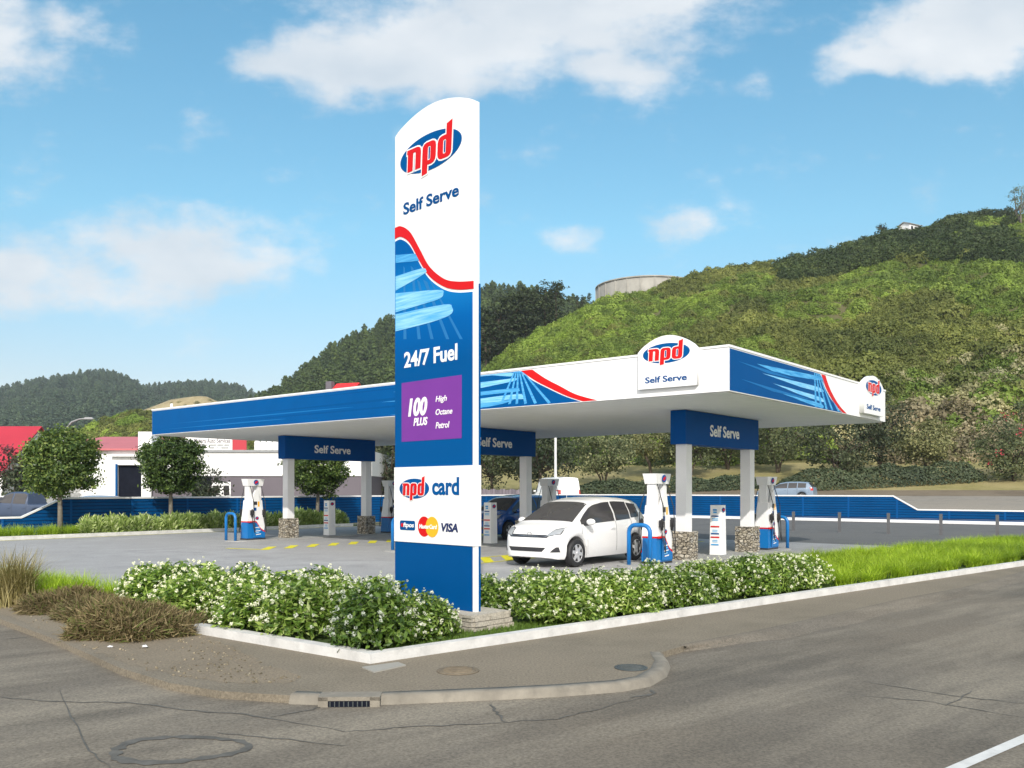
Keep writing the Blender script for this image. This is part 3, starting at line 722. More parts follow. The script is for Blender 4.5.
# right-hand fascia
rt2 = smooth_pts([(4.97,B1),(5.25,4.18),(5.62,3.95),(6.05,3.76),(6.5,B0)], 8); rb2 = smooth_pts([(5.24,B1),(5.5,4.2),(5.86,3.97),(6.28,3.78),(6.76,B0)], 8)
fs.poly('swoosh', [rt2 + rb2[::-1]], M['red'], .004)
fs.poly('blue_graphic', [[(.03,B0),(.03,B1)] + [(x-.07,z) for x, z in rt2]], M['deepblue'], .001)
spx = lambda x, y: plane_sz(620+x/3.657, 320+y/3.657, (CX,CY), (.632,.775))
for i, (s_, mt) in enumerate((([(500,160),(640,188),(728,207),(733,220),(640,207),(560,188)],'skyblue2'), ([(520,195),(690,236),(735,250),(738,264),(660,245)],'skyblue'),
        ([(560,232),(700,272),(738,286),(742,300),(650,270)],'skyblue'), ([(590,268),(700,296),(740,310),(735,322),(660,295)],'skyblue2'), ([(430,150),(560,190),(640,218),(540,195)],'bluemid'), ([(440,215),(600,262),(700,292),(560,262)],'bluemid'))):
    pts = [spx(*q) for q in s_]; pts = [(a, min(B1-.01, max(B0+.01, z))) for a, z in pts]
    fs.poly('brush_stroke', [smooth_pts(pts, 4)], M[mt], .0035+.0004*i, .0014)
for k, (x0, xb) in enumerate(((4.5,4.55),(4.6,4.9),(4.7,5.25),(4.78,5.65),(4.85,6.1))):
    fs.poly('light_ray', [[(x0,B1-.01),(x0+.06,B1-.01),(xb+.14,B0+.01),(xb,B0+.01)]], M['skyblue2'], .0058, .001)
def sign_board(face, s0, s1, z0, z1, rise, depth, label=None, txt=True):
    n = 20
    pl = [(s0,z0),(s1,z0)] + [(s1 + (s0-s1)*k/n, z1 + rise*math.sin(math.pi*k/n)**.8) for k in range(n+1)]
    o = face.poly('sign_board', [pl], M['signwhite'], .004, depth)
    w = s1-s0; c = (s0+s1)/2; sub = Face(face.p, face.O + face.N*(.004+depth), face.U, face.N)
    logo(sub, c-.01*w, z1-.06, w*.40, (z1-z0+rise)*.19, .0015, parent=o)
    if txt: sub.text('lettering', 'Self Serve', (s0+w*.13, s1-w*.16, z0+(z1-z0)*.15, z0+(z1-z0)*.32), M['deepblue'], .0015, .03, parent=o)
    return o
sign_board(ff, -1.98, -.64, 3.775, 4.53, .3, .09)
sign_board(fs, 7.75, 9.4, 3.72, 4.5, .26, .12)
sign_board(fl, .5, 2.0, 3.72, 4.5, .26, .12)
b = MB(); b.box(-LA+.5,-LA+.56,.4,.46,ZT,ZT+.2); b.bevel(.01); b.build('vent_pipe', M['white'], can)
# columns, stone bases, header beams
ISL = (2.6, 10.25, 18.0)
stone_j = 0
def col_stone(b, cx, cy, w, h, rs):
    b.box(cx-w+.035, cx+w-.035, cy-w+.035, cy+w-.035, .02, h-.02)
    for face in range(4):
        z = .02
        while z < h-.03:
            dz = min(rs.uniform(.07,.13), h-z)
            s = -w
            while s < w-.02:
                l = min(rs.uniform(.08,.2), w-s); o = rs.uniform(-.018,.016)
                a0, a1 = s+.006, s+l-.006
                if face == 0: q = (cx+a0, cx+a1, cy-w-o, cy-w+.05)
                elif face == 1: q = (cx+w-.05, cx+w+o, cy+a0, cy+a1)
                elif face == 2: q = (cx+a0, cx+a1, cy+w-.05, cy+w+o)
                else: q = (cx-w-o, cx-w+.05, cy+a0, cy+a1)
                b.box(q[0], q[1], q[2], q[3], z+.005, z+dz-.005); s += l
            z += dz
for ia, a in enumerate(ISL):
    for yb_ in (3.05, 6.63):
        b = MB(); b.box(-a-.14, -a+.14, yb_-.14, yb_+.14, .6, ZS-.005); b.bevel(.015)
        colm = b.build('column', M['column'], can)
        b = MB(); col_stone(b, -a, yb_, .245, .72, random.Random(ia*7+int(yb_)))
        b.build('stone_base', M['stone'], colm)
    b = MB(); b.box(-a-.2, -a+.2, 2.76, 6.9, 2.79, ZS-.012); b.bevel(.012)
    bm_ = b.build('header_beam', M['navy'], can)
    fb = Face(can, (-a+.2,0,0), (0,1,0), (1,0,0)); fb.text('lettering', 'Self Serve', (4.02,5.68,3.02,3.31), M['signwhite'], .0015, .03, parent=bm_)
    b = MB(); pts = rrect(-a-.55, -a+.55, .6, 8.75, .5, 6); b.prism(pts, 0, .03); b.bevel(.008)
    tag(b.build('pump_island', M['island'], loc=(CX, CY, .004), rz=SITE), kind='structure')
# a slim white drain pipe by the far column of the left island
# ------------------------------------------------------------------ fuel pumps
def make_pump():
    t = empty('fuel_pump')
    b = MB(); b.box(-.22,.22,-.42,.42,.0,.05); b.bevel(.01); b.build('plinth', M['darkplastic'], t)
    b = MB(); b.box(-.225,.225,-.40,.40,.05,.6,(-.205,.205,-.385,.385)); b.bevel(.025,2); b.build('base_cabinet', M['hoop'], t)
    b = MB(); b.box(-.212,.212,-.392,.392,.602,.64); b.bevel(.006); b.build('red_band', M['red'], t)
    b = MB(); b.box(-.2,.2,-.385,.37,.642,1.36,(-.17,.17,-.31,.30)); b.bevel(.02,2); b.build('cabinet', M['white'], t)
    for y0 in (-.29, .12):
        b = MB(); b.box(-.125,.125,y0,y0+.17,1.362,1.87); b.bevel(.015); b.build('pillar', M['white'], t)
    b = MB(); b.box(-.17,.17,-.33,.33,1.86,2.1,(-.205,.205,-.385,.385)); b.bevel(.015); hd = b.build('header', M['white'], t)
    for sx in (1, -1):
        hf = Face(t, (sx*.185,0,0), (0,sx,0), (sx,0,.0))
        off = .02
        h = hf.poly('badge', [ellipse(0, 1.985, .105, .085)], M['navy'], off+.003, .012, parent=hd); hf.poly('badge_mark', [ellipse(.0,1.985,.07,.04,24,.35)], M['red'], off+.017, .003, parent=h)
        pf = Face(t, (sx*.228,0,0), (0,sx,0), (sx,0,0))
        out = smooth_pts([(-.17,.66),(-.2,.95),(-.19,1.3),(-.13,1.56),(-.05,1.7),(.02,1.715),(.09,1.6),(.17,1.3),(.3,.95),(.36,.7),(.36,.4),(.3,.3),(.12,.42),(-.02,.6)],3)
        pn = pf.poly('dispenser_panel', [out], M['white'], -.06, .075, parent=t)
        sw = smooth_pts([(-.39,.615),(-.05,.62),(.06,.52),(.2,.36),(.385,.27)],6)
        pf.poly('swoosh', [[(x,z+.022) for x,z in sw] + [(x,z-.022) for x,z in sw[::-1]]], M['red'], .0175, .004, parent=t)
        low = [(x, z-.024) for x, z in sw if x > -.18]
        pf.poly('blue_skirt', [low + [(.385,.08),(-.18,.08)]], M['hoop'], .0165, .003, parent=t)
        q = .0155
        pf.poly('screen', [rrect(-.13,.02,1.2,1.32,.01)], M['darkplastic'], q, .004, parent=pn)
        pf.poly('screen', [rrect(-.12,-.01,1.0,1.11,.01)], M['navy'], q, .004, parent=pn)
        pf.poly('warning_label', [rrect(.05,.13,1.14,1.32,.01)], M['yellow'], q, .003, parent=pn)
        pf.poly('badge', [ellipse(.02,.74,.075,.06)], M['navy'], q, .004, parent=pn); pf.poly('badge_mark', [ellipse(.02,.74,.05,.028,24,.3)], M['red'], q+.0045, .003, parent=pn)
        for k, (a0, a1) in enumerate(((.0,.22),(.03,.2),(.0,.25),(.02,.19),(.04,.27))):
            z = .40-k*.06
            pf.poly('label_line', [[(a0-.08,z),(a1-.08,z+.02),(a1-.08,z+.045),(a0-.08,z+.025)]], M['signwhite' if k % 2 == 0 else 'skyblue'], .0205, .002, parent=t)
        for yn in (-.23, .3):
            b = MB()
            x = sx*.27
            b.tube([(x,yn*sx,.78),(x,yn*sx,.98),(x+sx*.02,yn*sx,1.05)],[.035,.045,.03],8); b.tube([(x,yn*sx,.80),(x+sx*.05,yn*sx,.86),(x+sx*.05,yn*sx,.98)],.014,6)
            b.box(x-.05,x+.03,yn*sx-.05,yn*sx+.05,.85,1.02)
            nz = b.build('nozzle', M['black'], t)
            b = MB(); b.tube([(x,yn*sx,.78),(x+sx*.06,(yn+.04)*sx,.4),(x+sx*.09,(yn+.05)*sx,.25),(x+sx*.07,(yn+.06)*sx,.5),(x+sx*.03,(yn+.05)*sx,1.3),(sx*.12,(yn*.9)*sx,1.9)],.013,6)
            b.build('hose', M['black'], nz)
    t.scale = (.88, .86, .97)
    return t
def place(o, a, b_, label, cat, group, flip=0):
    p = site(a, b_, .034); o.location = p; o.rotation_euler = (0,0,SITE + (math.pi if flip else 0)); return tag(o, label, cat, group)
pump0 = make_pump()
pspots = [(2.6,1.77,'fuel pump beside the white hatchback, at the near end of the closest island'), (2.6,7.9,'fuel pump behind the right-hand stone column foot of the closest island'),
          (10.25,1.77,'fuel pump mostly hidden behind the pylon sign, near end of the middle island'), (10.25,7.9,'fuel pump whose white top shows above the roof of the white hatchback'),
          (18.0,1.6,'fuel pump standing alone at the left, near end of the farthest island'), (18.0,7.9,'fuel pump just left of the pylon edge, at the far end of the left island')]
for i, (a, b_, lab) in enumerate(pspots):
    place(pump0 if i == 0 else copy_tree(pump0), a, b_, lab, 'fuel pump', 'fuel pumps on the islands', b_ > 5 and 0)
def make_kiosk():
    t = empty('price_kiosk')
    b = MB(); b.box(-.155,.155,-.155,.155,0,1.28,(-.14,.14,-.14,.14)); b.bevel(.012); b.build('cabinet', M['offwhite'], t)
    f1 = Face(t, (-.155,-.156,0), (1,0,0), (0,-1,0)); rk_ = random.Random(5)
    for z, h, c, w0, w1 in ((1.14,.04,'skyblue2',.09,.2),(1.08,.04,'skyblue2',.1,.2),(.99,.03,'blue',.05,.25),(.93,.02,'skyblue',.07,.24),(.89,.02,'skyblue',.07,.24),(.72,.035,'red',.03,.27),(.64,.02,'skyblue',.08,.22),(.6,.02,'skyblue',.08,.22),(.54,.035,'blue',.04,.26),(.45,.035,'red',.03,.27),(.38,.02,'skyblue',.08,.22),(.34,.02,'skyblue',.08,.22),(.26,.035,'skyblue2',.04,.25)):
        f1.poly('label_line', [[(w0,z),(w1,z),(w1,z+h),(w0,z+h)]], M[c], .002, .002)
    f2 = Face(t, (.156,-.155,0), (0,1,0), (1,0,0)); bd = f2.poly('badge', [ellipse(.15,1.16,.075,.06)], M['navy'], .002, .004); f2.poly('badge_mark', [ellipse(.15,1.16,.05,.03,24,.3)], M['red'], .0065, .002, parent=bd)
    f2.poly('side_panel', [[(.1,.3),(.25,.3),(.25,.95),(.1,.95)]], M['column'], .002, .003)
    b = MB(); b.box(-.18,.18,-.18,.18,-.03,.02); b.build('foot', M['steel'], t)
    return t
k0 = make_kiosk()
for i, (a, b_, lab) in enumerate(((2.6,4.86,'white printed kiosk between the two stone-footed columns of the closest island'), (10.25,4.86,'white printed kiosk just right of the pylon, in front of the blue hatchback'), (18,4.86,'white printed kiosk under the small tree, between the columns of the left island'))):
    place(k0 if i == 0 else copy_tree(k0), a, b_, lab, 'kiosk', 'payment kiosks on the islands')
def make_hoop():
    pts = [(-.27,0,-.03)] + [(-.27+.17*(1-math.cos(R(a))), 0, .72+.17*math.sin(R(a))) for a in range(0,91,15)] + [(.27-.17*(1-math.cos(R(a))), 0, .72+.17*math.sin(R(a))) for a in range(90,-1,-15)] + [(.27,0,-.03)]
    b = MB(); b.tube(pts, .047, 12); t = b.build('hoop_bollard', M['hoop'])
    for x in (-.27,.27):
        b = MB(); b.lathe([(.085,0),(.085,.012),(.06,.014)],16,c=(x,0,-.028)); b.build('foot_plate', M['steel'], t)
    return t
h0 = make_hoop()
for i, (a, b_, lab) in enumerate(((2.6,1.0,'blue hoop bollard covering the rear wheel of the white hatchback'), (2.6,8.75,'blue hoop bollard right of the far pump on the closest island'), (10.25,1.0,'blue hoop bollard at the left edge of the pylon sign'),
        (10.25,8.75,'blue hoop bollard behind the white hatchback at the far end of the middle island'), (18,.75,'blue hoop bollard left of the lone pump on the left island'), (18,8.75,'blue hoop bollard beyond the right stone foot of the left island'))):
    place(h0 if i == 0 else copy_tree(h0), a, b_, lab, 'bollard', 'blue hoop bollards at the island ends')

# ------------------------------------------------------------------ vehicles
class CarShape:
    def __init__(s, top, wid, belt, axles, rw, zb=.2, roofw=.62, tumble=.33):
        s.top = np.array(top); s.wid = np.array(wid); s.belt = np.array(belt); s.axles = axles; s.rw = rw; s.zb = zb; s.tumble = tumble
        s.x0, s.x1 = s.top[0,0], s.top[-1,0]
    def T(s, x): return float(np.interp(x, s.top[:,0], s.top[:,1]))
    def W(s, x): return float(np.interp(x, s.wid[:,0], s.wid[:,1]))
    def B(s, x): return min(float(np.interp(x, s.belt[:,0], s.belt[:,1])), s.T(x)-.035)
    def sec(s, x):
        w, zt, bl = s.W(x), s.T(x), s.B(x); zb = s.zb
        if x > s.x1-.25: zb += .05*(x-(s.x1-.25))/.25
        wz = zb
        for ax in s.axles:
            ra = s.rw+.055
            if abs(x-ax) < ra: wz = max(wz, s.rw + math.sqrt(ra*ra-(x-ax)**2))
        wz = min(wz, bl-.05)
        g = max(0, zt-bl); wr = w*.95 - s.tumble*g
        f = min(1.0, g/.35); cr = .03+.05*f
        P = [(w*.45, wz), (w*.93, wz)]
        for t, k in ((.12,.975),(.3,.995),(.5,1.0),(.7,.995),(.86,.985),(.95,.972)):
            P.append((w*k, wz+(bl-wz)*t))
        P += [(w*.955, bl), (w*.95-s.tumble*g*.35, bl+g*.4), (wr+.012, bl+(zt-cr-bl)*.85), (wr-.01, zt-cr), (wr*.86, zt-cr*.42), (wr*.6, zt-cr*.14), (wr*.3, zt-cr*.03), (0, zt)]
        return P
    def hw(s, x, z):
        P = s.sec(x)[1:]
        zs = [p[1] for p in P]
        if z < zs[0]-.001 or z > zs[-1]: return -1
        return float(np.interp(z, zs, [p[0] for p in P]))
    def roof(s, x, t):           # t in -1..1 across the upper surface
        P = s.sec(x)[-5:][::-1]; ys = [p[0] for p in P]; y = abs(t)*ys[-1]
        return (x, math.copysign(y, t), float(np.interp(y, ys, [p[1] for p in P])))
    def front(s, y, z, back=False):
        xs = np.arange(s.x1, s.x1-1.2, -.006) if not back else np.arange(s.x0, s.x0+1.0, .006)
        for x in xs:
            if s.T(x) >= z and s.hw(x, z) >= abs(y): return float(x)
        return float(xs[-1])
def car(name, label, shp, paint, group=None, side_win=(), screen=None, rear=None, details=True, heading=0, loc=(0,0,0), grille=None, lamps=None, tails=None, badge=True, rails=False, pick=None):
    t = empty(name, loc, heading); tag(t, label, 'car' if name != 'panel_van' else 'van', group)
    xs = sorted(set([round(x,3) for x in list(np.arange(shp.x0, shp.x1, .05)) + [shp.x1] + [shp.top[i,0] for i in range(len(shp.top))]] +
        [round(ax+d,3) for ax in shp.axles for d in (-shp.rw-.056,-shp.rw-.05,-shp.rw-.03,-.3,-.2,-.1,0,.1,.2,.3,shp.rw+.03,shp.rw+.05,shp.rw+.056)]))
    xs = [x for i, x in enumerate(xs) if i == 0 or x-xs[i-1] > .004]
    b = MB(); rows = []
    for x in xs:
        P = shp.sec(x); half = [(x, p[0], p[1]) for p in P]; rows.append([(x,-q[1],q[2]) for q in half] + [(x,q[1],q[2]) for q in half[-2::-1]])
    b.grid(rows)
    b.bm.verts.ensure_lookup_table(); k = len(rows[0])
    vs = list(b.bm.verts); b._f(vs[:k]); b._f(vs[-k:][::-1])
    # floor
    b.mi = 1; b.box(shp.x0+.15, shp.x1-.15, -shp.W(0)*.44, shp.W(0)*.44, shp.zb+.02, shp.zb+.34)
    for ax in shp.axles: b.box(ax-.36, ax+.36, -shp.W(0)*.5, shp.W(0)*.5, shp.zb+.05, shp.rw*2+.04)
    o = b.build('body', [paint, M['black']], t)
    for f in o.data.polygons: f.use_smooth = len(f.vertices) == 4 and f.material_index == 0
    o.data.set_sharp_from_angle(angle=R(32))
    E_ = .007
    for sgn in (1, -1):
        for (xa, xb, lo, hi) in side_win:
            P = []
            n = 14
            for i in range(n+1):
                x = xa + (xb-xa)*i/n; z0 = shp.B(x)+lo; z1 = min(shp.T(x)-hi, 9)
                if z1 < z0+.012: z1 = z0+.012
                P.append([(x, sgn*(shp.hw(x, z0+(z1-z0)*j/5)+E_), z0+(z1-z0)*j/5) for j in range(6)])
            g = MB(); g.grid(P); g.build('side_window', M['glass'], t)
        if details:
            for xd in details:
                P = []
                for i in range(11):
                    z = shp.zb+.1 + (shp.B(xd)+.02-shp.zb-.1)*i/10; y = shp.hw(xd, z)+.003
                    P.append([(xd-.006, sgn*y, z), (xd+.006, sgn*y, z)])
                g = MB(); g.grid(P); g.build('door_gap', M['darkplastic'], t)
                g = MB(); xh = xd+.1 if xd < shp.axles[1]-.6 else None
                if xh is not None:
                    y = shp.hw(xh, .84); g.box(xh-.02, xh+.14, sgn*y-.02, sgn*y+.028 if sgn > 0 else sgn*y+.02, .8, .835) if sgn > 0 else g.box(xh-.02, xh+.14, sgn*y-.028, sgn*y+.02, .8, .835)
                    g.bevel(.008); g.build('door_handle', paint, t)
            xm = side_win[0][1]-.12; zm = shp.B(xm)+.08; ym = shp.hw(xm, shp.B(xm)-.01)
            g = MB(); g.ball((xm-.02, sgn*(ym+.15), zm), (.075,.11,.075), 14, 10); mr = g.build('mirror', paint, t)
            g = MB(); g.tube([(xm, sgn*(ym-.02), zm-.06), (xm-.01, sgn*(ym+.1), zm-.05)], .03, 8); g.build('mirror_arm', M['darkplastic'], mr)
    def top_patch(nm, xa, xb, tw, mat):
        n = 12; P = []
        nx = (shp.T(xb)-shp.T(xa)); ln = math.hypot(nx, xb-xa); off = Vector((-nx/ln, 0, (xb-xa)/ln))*.008
        for i in range(n+1):
            x = xa+(xb-xa)*i/n; P.append([Vector(shp.roof(x, tw*(2*j/16-1)))+off for j in range(17)])
        g = MB(); g.grid(P); g.build(nm, mat, t)
    if screen: top_patch('windscreen', screen[0], screen[1], .93, M['glass'])
    if rear: top_patch('rear_window', rear[0], rear[1], .86, M['glass'])
    def end_patch(nm, quad, mat, back=False, e=.01, n=10, par=None):
        P = []
        for i in range(n+1):
            u = i/n; row = []
            for j in range(5):
                v = j/4
                y = (quad[0][0]*(1-u)+quad[1][0]*u)*(1-v) + (quad[3][0]*(1-u)+quad[2][0]*u)*v
                z = (quad[0][1]*(1-u)+quad[1][1]*u)*(1-v) + (quad[3][1]*(1-u)+quad[2][1]*u)*v
                x = shp.front(y, z, back); row.append((x + (-e if back else e), y + math.copysign(e*.6, y) if abs(y) > .3 else y, z))
            P.append(row)
        g = MB(); g.grid(P); return g.build(nm, mat, par or t)
    if grille:
        for nm, quad, mt in grille: end_patch(nm, quad, M[mt])
    for sgn in (1, -1):
        for quad in (lamps or ()): 
            cy_, cz_ = sum(q[0] for q in quad)/4, sum(q[1] for q in quad)/4
            sr = end_patch('headlight_surround', [(sgn*(cy_+(y-cy_)*1.14), cz_+(z-cz_)*1.22) for y, z in quad], M['darkplastic'], e=.006)
            end_patch('headlight', [(sgn*y, z) for y, z in quad], M['lens'], e=.013)
        for quad in (tails or ()): end_patch('tail_light', [(sgn*y, z) for y, z in quad], M['redlens'], True)
    for ax in shp.axles:
        for sgn in (1, -1):
            y1 = shp.W(ax)*.985; wdt = .19; rw = shp.rw
            g = MB(); yc = sgn*(y1-wdt/2)
            prof = [(rw*.60,-wdt*.42),(rw*.66,-wdt/2),(rw*.93,-wdt/2),(rw,-wdt*.36),(rw,wdt*.36),(rw*.93,wdt/2),(rw*.66,wdt/2),(rw*.60,wdt*.42)]
            g.lathe(prof, 32, 'y', (0,0,0)); wh = g.build('wheel', M['black'], t); wh.location = (ax, yc, rw)
            g = MB(); yo = sgn*(wdt*.44)
            g.lathe([(rw*.655, yo-sgn*.02), (rw*.66, yo+sgn*.004), (rw*.61, yo+sgn*.006), (rw*.585, yo-sgn*.012)][::sgn], 32, 'y')
            for k in range(6):
                a = k*math.pi/3+.2; c, s_ = math.cos(a), math.sin(a); px, pz = -s_, c
                y0, y1_ = sorted((yo-sgn*.02, yo+sgn*.004)); w0, w1 = .05, .032
                q = [(c*.02+px*w0, s_*.02+pz*w0), (c*rw*.6+px*w1, s_*rw*.6+pz*w1), (c*rw*.6-px*w1, s_*rw*.6-pz*w1), (c*.02-px*w0, s_*.02-pz*w0)]
                d = k*.0006
                g.hexa([(p[0], y0-d, p[1]) for p in q] + [(p[0], y1_+d, p[1]) for p in q])
            g.lathe([(.045, yo-sgn*.02), (.045, yo+sgn*.012), (.03, yo+sgn*.016)][::sgn], 16, 'y')
            g.build('rim', M['rim'], wh)
    if badge:
        z = .735; x = shp.front(0, z)
        f_ = Face(t, (x+.012, .0, 0), (0,1,0), (1,0,0)); f_.poly('emblem', [ellipse(0,z,.06,.042), ellipse(0,z,.045,.03)], M['chrome'], .002, .006); 
    return t
M['rim'] = pmat('alloy_rim', (.62,.62,.63), .3, .03, metallic=.4)
hatch = CarShape([(-1.93,.62),(-1.915,.92),(-1.86,1.08),(-1.77,1.26),(-1.64,1.43),(-1.52,1.475),(-1.1,1.52),(-.6,1.54),(-.1,1.525),(.3,1.47),(.5,1.41),(.8,1.25),(1.2,1.01),(1.3,.965),(1.5,.90),(1.7,.81),(1.84,.72),(1.91,.62),(1.94,.5)],
    [(-1.93,.64),(-1.88,.72),(-1.75,.785),(-1.4,.83),(-.8,.85),(.8,.85),(1.2,.845),(1.5,.81),(1.7,.74),(1.84,.63),(1.91,.52),(1.94,.42)],
    [(-1.93,1.0),(-1.4,1.0),(-.5,.955),(.6,.91),(1.2,.90),(1.5,.84),(1.94,.6)], (-1.33,1.17), .31, .19)
hk = dict(side_win=((-.36,1.0,.03,.115),(-1.06,-.42,.03,.11),(-1.5,-1.1,.05,.125)), screen=(.46,1.2), rear=(-1.86,-1.66), details=(1.02,-.39,-1.07),
    grille=(('grille', [(-.5,.66),(.5,.66),(.55,.72),(-.55,.72)], 'darkplastic'), ('grille_bar', [(-.47,.683),(.47,.683),(.48,.695),(-.48,.695)], 'chrome'), ('bumper_intake', [(-.42,.36),(.42,.36),(.5,.45),(-.5,.45)], 'darkplastic'),
            ('fog_light', [(.58,.35),(.74,.35),(.72,.46),(.68,.46)], 'darkplastic'), ('fog_light', [(-.58,.35),(-.74,.35),(-.72,.46),(-.68,.46)], 'darkplastic')),
    lamps=([(.46,.69),(.72,.74),(.74,.87),(.56,.83)],), tails=([(.5,.86),(.73,.86),(.71,1.06),(.56,1.06)],))
hdg = math.atan2(-D2.y, -D2.x)
def car_at(p0, d, s): return Vector((p0[0]+d.x*s, p0[1]+d.y*s, .006))
wc = car_at((.8,19.8), D2, 1.17)
car('hatchback_car', 'white five-door hatchback standing at the pumps between the closest and middle islands', hatch, M['carwhite'], loc=wc, heading=hdg, **hk)
bc = gpt(507.5,540); bl_ = Vector((-D2.y, D2.x))      # its left front wheel stands here
bcc = bc.xy - Vector((D2.y,-D2.x))*.72 + D2*1.17
car('hatchback_car', 'blue five-door hatchback behind the printed kiosk right of the pylon sign', hatch, M['carblue'], loc=(bcc.x, bcc.y, .006), heading=hdg, **hk)

wagon = CarShape([(-2.15,.62),(-2.13,.95),(-2.05,1.1),(-1.8,1.38),(-1.65,1.44),(-1.0,1.48),(-.2,1.47),(.3,1.38),(.9,1.08),(1.1,1.0),(1.6,.92),(2.0,.78),(2.12,.62),(2.15,.5)],
    [(-2.15,.62),(-2.05,.75),(-1.7,.83),(-1,.86),(1,.86),(1.6,.82),(2.0,.68),(2.15,.45)], [(-2.15,.98),(-1,.96),(.9,.93),(1.2,.9),(2.15,.6)], (-1.35,1.35), .32, .2)
wk = dict(side_win=((-.3,.75,.03,.1),(-1.0,-.36,.03,.1),(-1.65,-1.06,.04,.1)), screen=(.32,.98), rear=(-2.07,-1.8), details=(.8,-.33,-1.03),
    grille=(('grille', [(-.45,.62),(.45,.62),(.5,.72),(-.5,.72)], 'darkplastic'),), lamps=([(.5,.66),(.74,.68),(.72,.8),(.52,.78)],), tails=([(.55,.8),(.76,.8),(.74,1.02),(.6,1.02)],))
utes = CarShape([(-2.6,.7),(-2.58,1.0),(-1.0,1.02),(-.95,1.04),(-.82,1.62),(-.6,1.7),(.2,1.7),(.45,1.62),(1.0,1.15),(1.1,1.1),(1.9,1.02),(2.3,.95),(2.42,.8),(2.45,.6)],
    [(-2.6,.82),(-2.3,.86),(2.0,.87),(2.3,.8),(2.45,.62)], [(-2.6,.97),(-1,1.0),(1,1.08),(1.4,.98),(2.45,.75)], (-1.5,1.5), .37, .32)
uk = dict(side_win=((.02,.9,.03,.1),(-.8,-.06,.03,.1)), screen=(.5,1.02), rear=None, details=(.95,-.02,-.88), grille=(('grille', [(-.5,.72),(.5,.72),(.5,.9),(-.5,.9)], 'darkplastic'),),
    lamps=([(.55,.76),(.76,.76),(.76,.92),(.56,.92)],), tails=([(.68,.7),(.82,.7),(.82,.95),(.68,.95)],))
vans = CarShape([(-2.4,.6),(-2.38,2.0),(-2.2,2.22),(-1,2.28),(1.0,2.25),(1.3,2.15),(2.0,1.25),(2.3,1.1),(2.42,.9),(2.45,.5)],
    [(-2.4,.86),(-2.2,.92),(1.8,.93),(2.2,.86),(2.45,.65)], [(-2.4,1.2),(1,1.2),(1.6,1.15),(2.45,.8)], (-1.5,1.6), .34, .25, tumble=.12)
vk = dict(side_win=((1.5,1.75,.03,.14),), screen=(1.36,1.98), rear=None, details=(.7,), grille=(('grille', [(-.5,.65),(.5,.65),(.5,.8),(-.5,.8)], 'darkplastic'),), lamps=([(.55,.75),(.8,.75),(.8,.98),(.6,.98)],), tails=([(.72,.9),(.88,.9),(.88,1.3),(.72,1.3)],))

# ------------------------------------------------------------------ blue boundary fences
def fence_run(name, label, P0, P1, prof, posts, base):
    """prof: (distance, top height) along the run"""
    d = (P1-P0); Ln = d.length; rz = math.atan2(d.y, d.x)
    t = empty(name, (P0.x, P0.y, 0), rz); tag(t, label, 'fence')
    z0 = .02 if not base else .16
    slab('slat_panel', [(prof[0][0], z0)] + [(Ln, z0)] + prof[::-1], -.03, .03, M['fence'], t, 0)
    b = MB()
    for (x0, h0), (x1, h1) in zip(prof, prof[1:]):
        b.hexa([(x0,-.06,h0-.01),(x1,-.06,h1-.01),(x1,.06,h1-.01),(x0,.06,h0-.01),(x0,-.06,h0+.06),(x1,-.06,h1+.06),(x1,.06,h1+.06),(x0,.06,h0+.06)])
    b.build('top_cap', M['white'], t)
    if base:
        b = MB(); b.box(0, Ln, -.05, .05, .0, .155); b.build('base_board', M['white'], t)
    for x in posts:
        h = float(np.interp(x, [p[0] for p in prof], [p[1] for p in prof]))
        b = MB(); b.box(x-.045, x+.045, -.045, .045, 0, h-.012); b.build('post', M['fencepost'], t)
M['fencepost'] = pmat('fence_post_blue', srgb(8,80,140), .6, .05, spec=.08)
A_F, B_F = 27.2, 32.5
P0, P1 = site(A_F, -16).xy, site(A_F, B_F).xy
fence_run('boundary_fence', 'long blue slatted fence with white cap along the left side behind the flax hedge', P0, P1, [(0,.66),(13.9,.66),(15.4,1.36),(P1-P0).length and ((P1-P0).length,1.36)], np.arange(1.0, 48, 2.45), False)
P0, P1 = site(A_F-.08, B_F).xy, site(-12, B_F).xy
fence_run('boundary_fence', 'blue fence with white cap and base board across the back, stepping down at right', P0, P1, [(0,1.36),(21.0,1.36),(22.2,.66),((P1-P0).length,.66)], np.arange(1.2, 39, 2.5), True)
# slim barrier posts in front of the fence
for i, a in enumerate((8.45, 6.57, 4.67, 2.78, .89, -1.0, -2.9)):
    b = MB(); b.box(-.048,.048,-.048,.048,-.02,.8); b.bevel(.012); o = b.build('barrier_post', M['postgrey'], loc=site(a, 20), rz=SITE)
    if i < 6:
        b = MB(); b.tube([(.062,0,.6),(1.83,0,.6)], .012, 6); b.build('wire', M['postgrey'], o)
    tag(o, 'slim grey barrier post strung with wire on the asphalt in front of the back fence', 'post', 'grey wire barrier posts')
